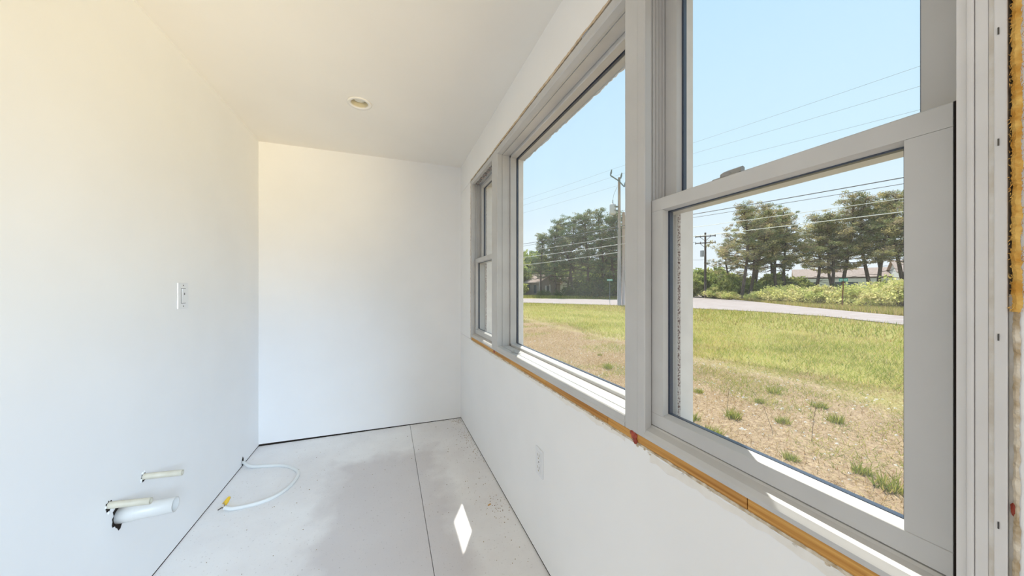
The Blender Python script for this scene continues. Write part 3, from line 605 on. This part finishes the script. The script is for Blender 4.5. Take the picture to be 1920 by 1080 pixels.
# ------------------------------------------------------------------ trees and shrubs
def leaf_mesh(name, cen, rad, n_per, size, cols, seed, flat=.6):
    """clumps of small leaf triangles around the given centres"""
    r_ = np.random.default_rng(seed); cen = np.array(cen); rad = np.array(rad); m_ = len(cen); n = m_*n_per
    c_ = np.repeat(cen, n_per, 0); rr = np.repeat(rad, n_per)
    d = r_.normal(size=(n, 3)); d /= np.linalg.norm(d, axis=1)[:, None]; d *= (r_.random(n)**.45)[:, None]; d[:, 2] *= flat
    p = c_+d*rr[:, None]; s = r_.uniform(.55, 1.3, n)*size
    a = r_.normal(size=(n, 3)); a /= np.linalg.norm(a, axis=1)[:, None]; b_ = np.cross(a, r_.normal(size=(n, 3))); b_ /= np.linalg.norm(b_, axis=1)[:, None]
    v = np.stack([p+a*s[:, None], p-a*s[:, None]*.3+b_*s[:, None]*.42, p-a*s[:, None]*.3-b_*s[:, None]*.42], 1)
    me = bpy.data.meshes.new(name); me.vertices.add(n*3); me.vertices.foreach_set('co', v.reshape(-1)); me.loops.add(n*3); me.polygons.add(n)
    me.loops.foreach_set('vertex_index', np.arange(n*3)); me.polygons.foreach_set('loop_start', np.arange(n)*3); me.polygons.foreach_set('loop_total', np.full(n, 3))
    cols = np.array(cols); cc = cols[r_.integers(0, len(cols), m_)]; c3 = np.repeat(cc, n_per, 0)*r_.uniform(.7, 1.25, (n, 1))
    at = me.attributes.new('col', 'FLOAT_COLOR', 'POINT'); c4 = np.ones((n, 3, 4)); c4[:, :, :3] = c3[:, None, :]; at.data.foreach_set('color', c4.reshape(-1))
    me.materials.append(M['leaf']); me.update(); me.validate(); return me
def pine_data(seed, Ht, crown0, spread, cols, dens=1.0, lean=(0, 0), npl=62, leaf=.115, fork=False):
    r = random.Random(seed); tv, tf = [], []
    def add(p, rad, sg):
        v, f = tube_data(p, rad, sg); n_ = len(tv); tv.extend(v); tf.extend([tuple(i+n_ for i in q_) for q_ in f])
    trunks = []
    def trunk(p0, ang, hh, r0, ln):
        pts = []; x, y = p0[0], p0[1]; n = 9; wx = r.uniform(-.5, .5); wy = r.uniform(-.5, .5)
        for i in range(n+1):
            s = i/n; pts.append(Vector((p0[0]+ln[0]*s+wx*math.sin(s*5+ang), p0[1]+ln[1]*s+wy*math.cos(s*4+ang)-wy*math.cos(ang), p0[2]+(hh-p0[2])*s)))
        add(pts, [r0*(1-.8*i/n)+.02 for i in range(n+1)], 7); trunks.append(pts)
    trunk((0, 0, -.2), seed, Ht*.93, .10+.008*Ht, lean)
    if fork:
        b0 = trunks[0][3]; trunk((b0.x, b0.y, b0.z), seed+2, Ht*.88, .12, (lean[0]+r.choice((-1, 1))*1.8, lean[1]+r.uniform(-1, 1)))
    cen, rad = [], []
    for pts in trunks:
        nb = int((34 if not fork else 22)*dens)
        for k in range(nb):
            s = crown0+(1-crown0)*(k+r.random())/nb*.98; fi = s*9; i = min(8, int(fi)); p = pts[i].lerp(pts[i+1], fi-i)
            q = k*2.4+r.uniform(-.5, .5); u = (s-crown0)/(1-crown0); ln = spread*(1.0-.6*u**2)*(.45+.6*math.sin(PI*min(1, u*1.2+.2)))*r.uniform(.55, 1.2)
            rise = r.uniform(-.05, .45)*ln+.5*u
            e_ = p+Vector((math.cos(q)*ln, math.sin(q)*ln, rise)); mid = p.lerp(e_, .5)+Vector((r.uniform(-.2, .2), r.uniform(-.2, .2), -.10*ln+r.uniform(-.1, .2)))
            add([p, mid, e_], [.075*(1.1-.6*u), .045, .015], 5)
            for z_ in range(6 if ln > 1.5 else 4):
                b_ = mid.lerp(e_, r.uniform(-.25, 1.05))
                tw = b_+Vector((r.uniform(-.8, .8), r.uniform(-.8, .8), r.uniform(-.05, .6)))*min(1, spread/3)
                add([b_, tw], [.02, .007], 3); cen.append(tuple(tw)); rad.append(r.uniform(.26, .56)*spread/3.2)
            cen.append(tuple(e_)); rad.append(r.uniform(.3, .55)*spread/3.2)
        # dead bare twigs below the crown
        for k in range(6):
            s = r.uniform(.18, crown0+.05); fi = s*9; i = int(fi); p = pts[i].lerp(pts[i+1], fi-i); q = r.uniform(0, 2*PI); l_ = r.uniform(.8, 2.0)
            m_ = p+Vector((math.cos(q)*l_*.5, math.sin(q)*l_*.5, .1)); add([p, m_, p+Vector((math.cos(q)*l_, math.sin(q)*l_, r.uniform(-.2, .5)))], [.035, .022, .008], 4)
    me = bpy.data.meshes.new('trunk'); me.from_pydata([tuple(v) for v in tv], [], tf); me.materials.append(M['bark'])
    for p in me.polygons: p.use_smooth = True
    lm = leaf_mesh('needles', cen, rad, npl, leaf, cols, seed+50)
    return me, lm
PINE = [(.26, .29, .14), (.33, .34, .16), (.44, .40, .19), (.56, .47, .23), (.28, .28, .18), (.48, .39, .25)]  # needle tones, these and the dark set, lifted to stand in for air haze
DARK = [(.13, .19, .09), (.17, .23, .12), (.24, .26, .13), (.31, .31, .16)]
PALE = [(.40, .43, .13), (.48, .48, .17), (.32, .37, .12)]
pv = [pine_data(1, 13.0, .34, 3.7, PINE), pine_data(2, 12.8, .36, 3.4, PINE, fork=True), pine_data(3, 11.5, .40, 3.5, PINE, lean=(.8, .3)), pine_data(4, 13.3, .42, 3.9, PINE, lean=(-.6, .8)), pine_data(8, 11.0, .36, 3.3, PINE, dens=.9, lean=(1.0, -.5))]
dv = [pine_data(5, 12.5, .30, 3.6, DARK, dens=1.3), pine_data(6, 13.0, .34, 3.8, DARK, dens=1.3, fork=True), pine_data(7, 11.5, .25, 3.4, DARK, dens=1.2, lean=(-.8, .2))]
def tree(name, label, data, x, y, s, rz, group, sz=None):
    t = thing(name, label, 'tree', (x, y, G), group); t.rotation_euler = (0, 0, rz); t.scale = (s, s, sz or s)
    a = bpy.data.objects.new('trunk', data[0]); C.objects.link(a); a.parent = t
    b_ = bpy.data.objects.new('foliage', data[1]); C.objects.link(b_); b_.parent = t; return t
def uang(x, y): return math.atan2(x, y)
right = [(43.6, 29.6, 0, 1.0, .3), (46.8, 30.6, 1, 1.02, 1.2), (49.6, 31.6, 3, 1.03, 2.2), (50.2, 29.3, 1, 1.0, 3.9), (53.0, 29.6, 0, .98, 4.2), (55.8, 28.0, 2, 1.05, 5.0), (55.6, 26.3, 4, 1.1, .6), (57.5, 25.4, 3, 1.08, 1.9), (58.5, 23.6, 0, 1.08, 2.6), (60.0, 22.8, 1, 1.12, 3.0), (57.8, 20.3, 3, 1.04, 4.6), (55.0, 18.2, 2, 1.05, 5.5), (52.6, 31.0, 2, 1.0, 1.0), (60, 27.5, 4, 1.05, 3.3), (62, 17.5, 0, 1.1, 2.9), (47.0, 33.5, 4, .78, 2.0)]
for i, (x, y, k, s, rz) in enumerate(sorted(right, key=lambda q_: uang(q_[0], q_[1]))):
    tree('pitch_pine', 'pine with bare lower trunk across the road, %s from the left in the nearest window' % ORD[i], pv[k], x, y, s, rz, 'pines beyond the road')
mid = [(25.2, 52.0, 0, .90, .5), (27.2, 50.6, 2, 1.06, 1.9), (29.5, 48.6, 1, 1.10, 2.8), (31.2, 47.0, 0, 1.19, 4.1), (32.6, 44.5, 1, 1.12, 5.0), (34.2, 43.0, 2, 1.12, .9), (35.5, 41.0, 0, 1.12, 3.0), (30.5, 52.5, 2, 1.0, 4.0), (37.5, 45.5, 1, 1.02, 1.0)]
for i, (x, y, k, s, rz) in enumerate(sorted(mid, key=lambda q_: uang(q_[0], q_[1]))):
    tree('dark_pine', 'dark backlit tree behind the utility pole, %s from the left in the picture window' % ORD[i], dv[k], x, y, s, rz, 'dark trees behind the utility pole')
def shrub_data(seed, cols, n=26, leaf=.09, npl=80, R=1.0, hz=.9):
    r = random.Random(seed); cen, rad, tv, tf = [], [], [], []
    for k in range(n):
        q = r.uniform(0, 2*PI); d = R*r.random()**.6; z = r.uniform(.25, 1.0)*hz*(1.25-.6*d/R)+.1; cen.append((d*math.cos(q), d*math.sin(q), z)); rad.append(r.uniform(.25, .48)*R)
        if k < 9:
            v, f = tube_data([(0, 0, -.05), (d*.5*math.cos(q), d*.5*math.sin(q), z*.6), cen[-1]], [.03, .02, .008], 4); n_ = len(tv); tv.extend(v); tf.extend([tuple(i+n_ for i in p) for p in f])
    me = bpy.data.meshes.new('stems'); me.from_pydata([tuple(v) for v in tv], [], tf); me.materials.append(M['brushwood'])
    return me, leaf_mesh('leaves', cen, rad, npl, leaf, cols, seed+90, .8)
YG = [(.64, .62, .22), (.72, .67, .28), (.52, .54, .18), (.74, .64, .32)]
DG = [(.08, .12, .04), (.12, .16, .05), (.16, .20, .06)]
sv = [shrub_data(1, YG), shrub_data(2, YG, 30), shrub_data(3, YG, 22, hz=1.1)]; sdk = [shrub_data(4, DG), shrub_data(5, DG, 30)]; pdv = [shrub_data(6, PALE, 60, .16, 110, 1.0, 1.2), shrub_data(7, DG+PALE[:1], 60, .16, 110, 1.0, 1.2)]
def shrub(name, label, data, x, y, s, sz, rz, group, cat='shrub'):
    t = thing(name, label, cat, (x, y, G), group); t.rotation_euler = (0, 0, rz); t.scale = (s, s, sz)
    a = bpy.data.objects.new('stems', data[0]); C.objects.link(a); a.parent = t; b_ = bpy.data.objects.new('leaves', data[1]); C.objects.link(b_); b_.parent = t
r = random.Random(12); ss = []
for x, y, s, sz in ((47.5, 37.2, 1.6, 1.3), (45.0, 34.2, 1.5, 1.2), (43.6, 32.0, 1.3, 1.0), (42.2, 30.3, 1.1, .9), (40.4, 25.0, 1.3, 1.1), (39.4, 23.4, 1.6, 1.5), (40.6, 22.6, 1.4, 1.3), (38.6, 21.2, 1.6, 1.5), (38.3, 19.6, 1.7, 1.35), (37.2, 18.2, 1.5, 1.25), (37.6, 16.7, 1.6, 1.4), (36.4, 15.2, 1.7, 1.6), (36.8, 13.6, 1.8, 1.7), (35.2, 12.4, 1.6, 1.5), (36.2, 10.8, 1.8, 1.6), (34.2, 10.2, 1.4, 1.1), (39.0, 14.6, 1.9, 2.1), (39.5, 12.2, 1.9, 2.1), (50.2, 40.5, 1.6, 1.6), (41.5, 26.8, 1.1, .8), (34.3, 13.6, 1.0, .8)): ss.append((x, y, s, sz))
for i, (x, y, s, sz) in enumerate(sorted(ss, key=lambda q_: uang(q_[0], q_[1]))):
    shrub('roadside_shrub', 'leafy yellow-green roadside shrub across the road, %s from the left' % ORD[i], sv[i % 3], x, y, s, sz, r.uniform(0, 6), 'yellow-green roadside shrubs')
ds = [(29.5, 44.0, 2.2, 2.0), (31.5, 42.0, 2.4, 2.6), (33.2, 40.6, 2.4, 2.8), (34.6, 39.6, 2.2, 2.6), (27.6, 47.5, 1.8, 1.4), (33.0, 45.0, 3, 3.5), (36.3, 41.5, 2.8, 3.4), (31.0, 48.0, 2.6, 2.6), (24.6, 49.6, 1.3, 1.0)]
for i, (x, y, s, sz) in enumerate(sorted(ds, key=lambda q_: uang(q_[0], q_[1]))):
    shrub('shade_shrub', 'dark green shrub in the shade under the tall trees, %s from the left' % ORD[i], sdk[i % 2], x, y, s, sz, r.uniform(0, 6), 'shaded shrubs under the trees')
hs = [(52.5, 27.0, 1.8, 1.5), (54.5, 25.2, 2.0, 1.6), (49.5, 27.8, 1.6, 1.3)]
for i, (x, y, s, sz) in enumerate(sorted(hs, key=lambda q_: uang(q_[0], q_[1]))):
    shrub('hedge', 'dark hedge in front of the pale building, %s from the left' % ORD[i], sdk[i % 2], x, y, s, sz, i, 'dark hedges before the building')
bs = [(49, 39.5, 2.4, 3.0, 0), (46.5, 33.2, 1.6, 2.2, 0), (55, 41, 3, 3.2, 0), (24, 62, 4.0, 5.0, 0), (28, 66, 4.5, 6.0, 1), (21.5, 55.0, 2.0, 2.0, 0), (33, 68, 5, 6.0, 0), (22, 72, 5, 6.8, 1), (40, 62, 6, 5.0, 0), (46, 58, 5, 5.5, 1), (98, 84, 6, 4.6, 1), (106, 88, 7, 5.2, 1), (88, 74, 4, 3.2, 0), (46, 34.8, 1.2, 1.3, 0), (48.5, 32.2, 1.6, 2.0, 0), (51, 31.2, 1.7, 2.2, 0), (54, 31.5, 1.9, 2.4, 0), (56.5, 30.5, 1.9, 2.0, 0), (66, 20.5, 2.2, 2.0, 0)]
for i, (x, y, s, sz, k) in enumerate(sorted(bs, key=lambda q_: uang(q_[0], q_[1]))):
    shrub('background_bush', 'rounded background tree or bush in full leaf, %s from the left' % ORD[i], pdv[k], x, y, s, sz, r.uniform(0, 6), 'background foliage', 'bush')

# ------------------------------------------------------------------ houses, signs
def frame_house(name, label, cx, cy, ang, L_, Wd, eave, ridge, wall, roof, wins=(), over=.35):
    """gabled house: corner at cx, cy; long side L_ along ang, width Wd along ang-90deg"""
    t = thing(name, label, 'house', (cx, cy, G)); a = Vector((math.cos(ang), math.sin(ang), 0)); b_ = Vector((math.sin(ang), -math.cos(ang), 0)); o = Vector((cx, cy, G))
    P = lambda l, w_, z: o+a*l+b_*w_+Vector((0, 0, z-G))
    vs = [P(0,0,G), P(L_,0,G), P(L_,Wd,G), P(0,Wd,G), P(0,0,eave), P(L_,0,eave), P(L_,Wd,eave), P(0,Wd,eave), P(0,Wd/2,ridge-.08), P(L_,Wd/2,ridge-.08)]
    mesh('wall', vs, [(0,1,5,4), (1,2,6,9,5), (2,3,7,6), (3,0,4,8,7)], wall, t)
    sl = (ridge-eave)/(Wd/2)
    for s in (0, 1):
        w0, w1_ = (-over, Wd/2) if s == 0 else (Wd+over, Wd/2); z0 = eave-over*sl
        q = [P(-over, w0, z0), P(L_+over, w0, z0), P(L_+over, w1_, ridge), P(-over, w1_, ridge)]
        mesh('roof', q+[v+Vector((0, 0, .14)) for v in q], [(0,1,2,3), (4,7,6,5), (0,4,5,1), (1,5,6,2), (2,6,7,3), (3,7,4,0)], roof, t)
    for side, l0, l1, z0, z1, mt in wins:
        if side == 'long0': q = [P(l0,-.04,z0), P(l1,-.04,z0), P(l1,-.04,z1), P(l0,-.04,z1)]; d = b_*.06
        elif side == 'long1': q = [P(l0,Wd+.04,z0), P(l1,Wd+.04,z0), P(l1,Wd+.04,z1), P(l0,Wd+.04,z1)]; d = -b_*.06
        elif side == 'end0': q = [P(-.04,l0,z0), P(-.04,l1,z0), P(-.04,l1,z1), P(-.04,l0,z1)]; d = a*.06
        else: q = [P(L_+.04,l0,z0), P(L_+.04,l1,z0), P(L_+.04,l1,z1), P(L_+.04,l0,z1)]; d = -a*.06
        mesh('window', q+[v+d for v in q], [(0,1,2,3), (4,7,6,5), (0,4,5,1), (1,5,6,2), (2,6,7,3), (3,7,4,0)], mt, t)
    return t
WG, CS = M['winglass'], M['casing']
hang = math.atan2(.90*.8+.43*.6, .43*.8-.9*.6)
frame_house('shingled_cottage', 'grey shingled cottage with brown gable roof left of the dark trees', 25.3, 52.6, hang, 9.0, 4.6, 2.35, 3.75, M['shingle'], M['roof'],
            (('long0', 1.2, 1.9, .3, 1.8, WG), ('long0', 3.2, 4.2, .7, 1.8, WG), ('end0', 1.1, 1.35, .6, 1.7, CS), ('end0', 2.0, 2.25, .4, 1.9, CS), ('end0', 1.35, 2.0, .7, 1.6, WG)))
t = tag(box('porch_post', 24.9, 25.02, 52.15, 52.27, G, 2.3, CS), 'slim white porch post at the cottage corner', 'post')
frame_house('low_outbuilding', 'low grey-roofed outbuilding behind the cottage at the far left', 20.6, 58.5, hang, 7, 5, 2.0, 3.4, M['shingle'], M['greymetal'])
frame_house('pale_roofed_shed', 'small pink-roofed shed glimpsed behind the dark tree trunks', 31.0, 56.0, hang, 5, 4, 1.9, 3.2, M['whitewall'], M['roof'])
bang = math.atan2(26.46-37.44, 76.95-70.54)
frame_house('long_building', 'long pale building with low brown roof behind the pines', 70.2, 38.0, bang, 14.5, -8.0, 2.9, 4.7, M['whitewall'], M['roof'],
            (('long0', 2, 3.2, 1.2, 2.3, WG), ('long0', 5.2, 6.4, 1.2, 2.3, WG), ('long0', 6.8, 8.0, 1.2, 2.3, WG), ('long0', 10, 11.2, 1.2, 2.3, WG), ('long0', 13, 14.4, .2, 2.3, WG)))
frame_house('brown_roofed_house', 'taller brown-roofed house behind the rightmost pines', 72.5, 25.5, bang, 12, -8, 3.4, 5.6, M['whitewall'], M['roof'],
            (('long0', 1.5, 2.5, 1.4, 2.6, WG), ('long0', 4, 5, 1.4, 2.6, WG), ('long0', 6.5, 7.5, 1.4, 2.6, WG)))
# street name signs
t = thing('street_sign', 'green street name sign on a rusty post across the road', 'sign', (32.85, 14.67, G))
tube('post', [(32.85, 14.67, G-.1), (32.92, 14.62, G+2.3)], .035, M['rust'], t, 8)
sgn = Vector((.5, -.86, 0)).normalized(); nrm = Vector((-.86, -.5, 0))
def plate(name, c_, hw, hh, th_, mat, par, dv_=sgn, nv=nrm):
    q = [c_+dv_*a+Vector((0, 0, b_))+nv*s for s in (th_, -th_) for a, b_ in ((-hw, -hh), (hw, -hh), (hw, hh), (-hw, hh))]
    return mesh(name, q, [(0,1,2,3), (4,7,6,5), (0,4,5,1), (1,5,6,2), (2,6,7,3), (3,7,4,0)], mat, par)
p_ = plate('sign_blade', Vector((32.92, 14.62, G+2.19)), .24, .115, .015, M['signgreen'], t)
for k in range(5): plate('pale_mark', Vector((32.92, 14.62, G+2.19))+sgn*(-.15+.075*k)+nrm*.018, .026, .05, .002, M['signpale'], p_)
plate('sign_blade', Vector((32.92, 14.62, G+2.19)), .24, .06, .015, M['signgreen'], t, nrm, sgn)
t = thing('street_sign', 'green street name sign with pale lettering left of the utility pole', 'sign', (20.3, 26.6, G))
tube('post', [(20.3, 26.6, G-.1), (20.3, 26.6, G+2.3)], .022, M['insul'], t, 8)
d2 = Vector((.86, -.5, 0)).normalized(); n2_ = Vector((-.5, -.86, 0)).normalized(); p_ = plate('sign_blade', Vector((20.3, 26.6, G+2.35)), .26, .09, .012, M['signgreen'], t, d2, n2_)
for k in range(6): plate('pale_mark', Vector((20.3, 26.6, G+2.35))+d2*(-.2+.08*k)+n2_*.016, .028, .05, .002, M['signpale'], p_, d2, n2_)
t = thing('board_sign', 'dark red board sign between white posts far down the road', 'sign', (77.5, 67.2, G))
ds_ = Vector((.66, -.75, 0)); ns_ = Vector((-.75, -.66, 0)); c0 = Vector((77.5, 67.2, 0))
plate('board', c0+Vector((0, 0, 1.25)), .85, .42, .06, M['redboard'], t, ds_, ns_)
for s in (-1, 1): plate('post', c0+ds_*s*.98+Vector((0, 0, .75)), .1, 1.05, .1, CS, t, ds_, ns_)

# ------------------------------------------------------------------ utility poles and wires
P1 = Vector((19.27, 23.92, G)); AR = Vector((.955, -.297, 0)).normalized()
WD = Vector((.285, -.958, 0)).normalized()                   # direction the lines run past the first pole
t = thing('utility_pole', 'tall grey utility pole with transformer standing at the road edge', 'utility pole', P1)
def pv_(off, z): return P1+off+Vector((0, 0, z-G))
tube('pole', [pv_(Vector(), G-.3), pv_(Vector(), 5), pv_(Vector(), 11.1)], [.17, .145, .105], M['polewood'], t, 12)
va = Vector((.82, -.57, 0)).normalized()
tube('top_arm', [pv_(-va*.75, 11.35), pv_(Vector((-.1, -.1, 0)), 10.75), pv_(va*.42, 10.25)], .055, M['insul'], t, 8)
for o_, z in ((-va*.75, 11.35), (va*.12, 11.0), (va*.45, 10.25)): tube('insulator', [pv_(o_, z), pv_(o_+va*.05, z+.22), pv_(o_+va*.1, z+.5)], [.05, .085, .04], M['insul'], t, 8)
tc_ = -va*.55
cn = lathe('transformer', [(0, -.1), (.25, -.08), (.275, -.02), (.275, .72), (.26, .78), (.12, .84), (0, .85)], tuple(P1+tc_+Vector((0, 0, 7.95-G))), M['greymetal'], t, 20)
tube('bushing', [P1+tc_+Vector((0, 0, 8.75-G)), P1+tc_+Vector((0, 0, 9.15-G))], [.045, .03], M['insul'], cn, 8)
for z in (8.15, 8.5): box('bracket', P1.x+tc_.x-.05, P1.x+.02, P1.y-.03, P1.y+tc_.y+.03, z, z+.06, M['insul'], cn)
tube('jumper', [P1+tc_+Vector((0, 0, 9.15-G)), P1+tc_*.8+Vector((0, 0, 9.7-G)), P1+tc_*.3+Vector((0, 0, 10.3-G))], .012, M['insul'], t, 5)
for k in range(4): tube('cable_loop', smooth([pv_(Vector((-.12, -.12, 0)), 7.4-.4*k), pv_(-va*(.45-.1*k)+Vector((0, -.1, 0)), 7.0-.35*k), pv_(Vector((-.15, -.1, 0)), 6.5-.3*k)]), .016, M['insul'], t, 5)
P1b = P1+Vector((.36, -.10, 0))
t = thing('utility_pole', 'shorter pinkish utility pole doubled up right beside the transformer pole', 'utility pole', P1b)
tube('pole', [P1b+Vector((0, 0, -.3)), P1b+Vector((.03, 0, 8.3))], [.16, .12], M['polepink'], t, 12)
box('junction_box', P1b.x+.05, P1b.x+.32, P1b.y-.35, P1b.y-.1, 1.9, 2.8, M['greymetal'], t, bev=.02)
P2 = Vector((45.28, 36.32, G)); a2 = Vector((.6, -.8, 0))
t = thing('utility_pole', 'distant dark utility pole with double crossarms left of the pines', 'utility pole', P2)
tube('pole', [P2+Vector((0, 0, -.3)), P2+Vector((0, 0, 10.0))], [.19, .12], M['bark'], t, 10)
for z, w_ in ((9.45, 1.35), (8.45, 1.35)):
    q = [P2+a2*s*w_+Vector((0, 0, z)) for s in (-1, 1)]; ca = tube('crossarm', q, .075, M['bark'], t, 6)
    for s in (-1, -.5, .5, 1): tube('insulator', [P2+a2*s*w_*.95+Vector((0, 0, z-.18)), P2+a2*s*w_*.95+Vector((0, 0, z+.22))], .05, M['insul'], ca, 6)
    for s in (-1, 1): tube('brace', [P2+a2*s*.75+Vector((0, 0, z)), P2+Vector((0, 0, z-.75))], .03, M['bark'], t, 5)
box('transformer_box', P2.x-.55, P2.x-.2, P2.y+.05, P2.y+.45, 6.05, 7.0, M['greymetal'], t, bev=.03)
def wire(name, label, pts, rad, mat, sag=.25, grp='overhead wires'):
    out = []
    for a, b_ in zip(pts[:-1], pts[1:]):
        a, b_ = Vector(a), Vector(b_)
        for i in range(16): s = i/16; p = a.lerp(b_, s); p.z -= 4*sag*s*(1-s); out.append(p)
    out.append(Vector(pts[-1])); o = tube(name, out, rad, mat, None, 5); return tag(o, label, 'wire', grp)
R3 = P1+WD*38; L4 = Vector((7.5, 57.0, 0))
def run(z1, zr, zl, off=0): 
    n_ = Vector((-WD.y, WD.x, 0))*off
    return [(L4.x, L4.y, zl), (P1.x+n_.x, P1.y+n_.y, z1), (R3.x+n_.x, R3.y+n_.y, zr)]
wire('power_line', 'highest thin power line crossing the sky above the windows', run(11.75, 12.3, 12.0, -.7), .006, M['wire'], .3)
wire('power_line', 'second highest thin power line crossing the sky', run(11.4, 11.3, 11.3, .1), .006, M['wire'], .3)
wire('power_line', 'third highest thin power line crossing the sky', run(10.6, 10.0, 10.4, .45), .006, M['wire'], .3)
wire('communication_line', 'thick dark cable just below the nearest window meeting rail', run(6.75, 7.3, 6.6, 0), .026, M['wire'], .25)
wire('communication_line', 'thinner dark cable under the thick one, second down', run(6.55, 6.85, 6.3, 0), .016, M['wire'], .25)
wire('communication_line', 'pale cable third down, crossing the tree tops', run(5.85, 6.2, 5.9, 0), .016, M['wirepale'], .3)
wire('communication_line', 'pale sunlit cable lowest of the run, crossing the pine crowns', run(5.15, 5.6, 5.2, 0), .022, M['wirepale'], .3)
wire('communication_line', 'pale cable sagging lowest from the pole to the left', [(L4.x, L4.y, 3.9), (P1.x, P1.y, 4.45)], .020, M['wirepale'], .3)
wire('service_line', 'dark wire reaching the upper crossarm of the distant pole', [(P2.x-.9, P2.y+1.1, 8.3), (P1.x, P1.y, 7.6)], .022, M['wire'], .3)
wire('service_line', 'thin wire meeting the middle of the distant pole', [(P2.x, P2.y, 5.6), (P1.x, P1.y, 5.2)], .014, M['wire'], .5)
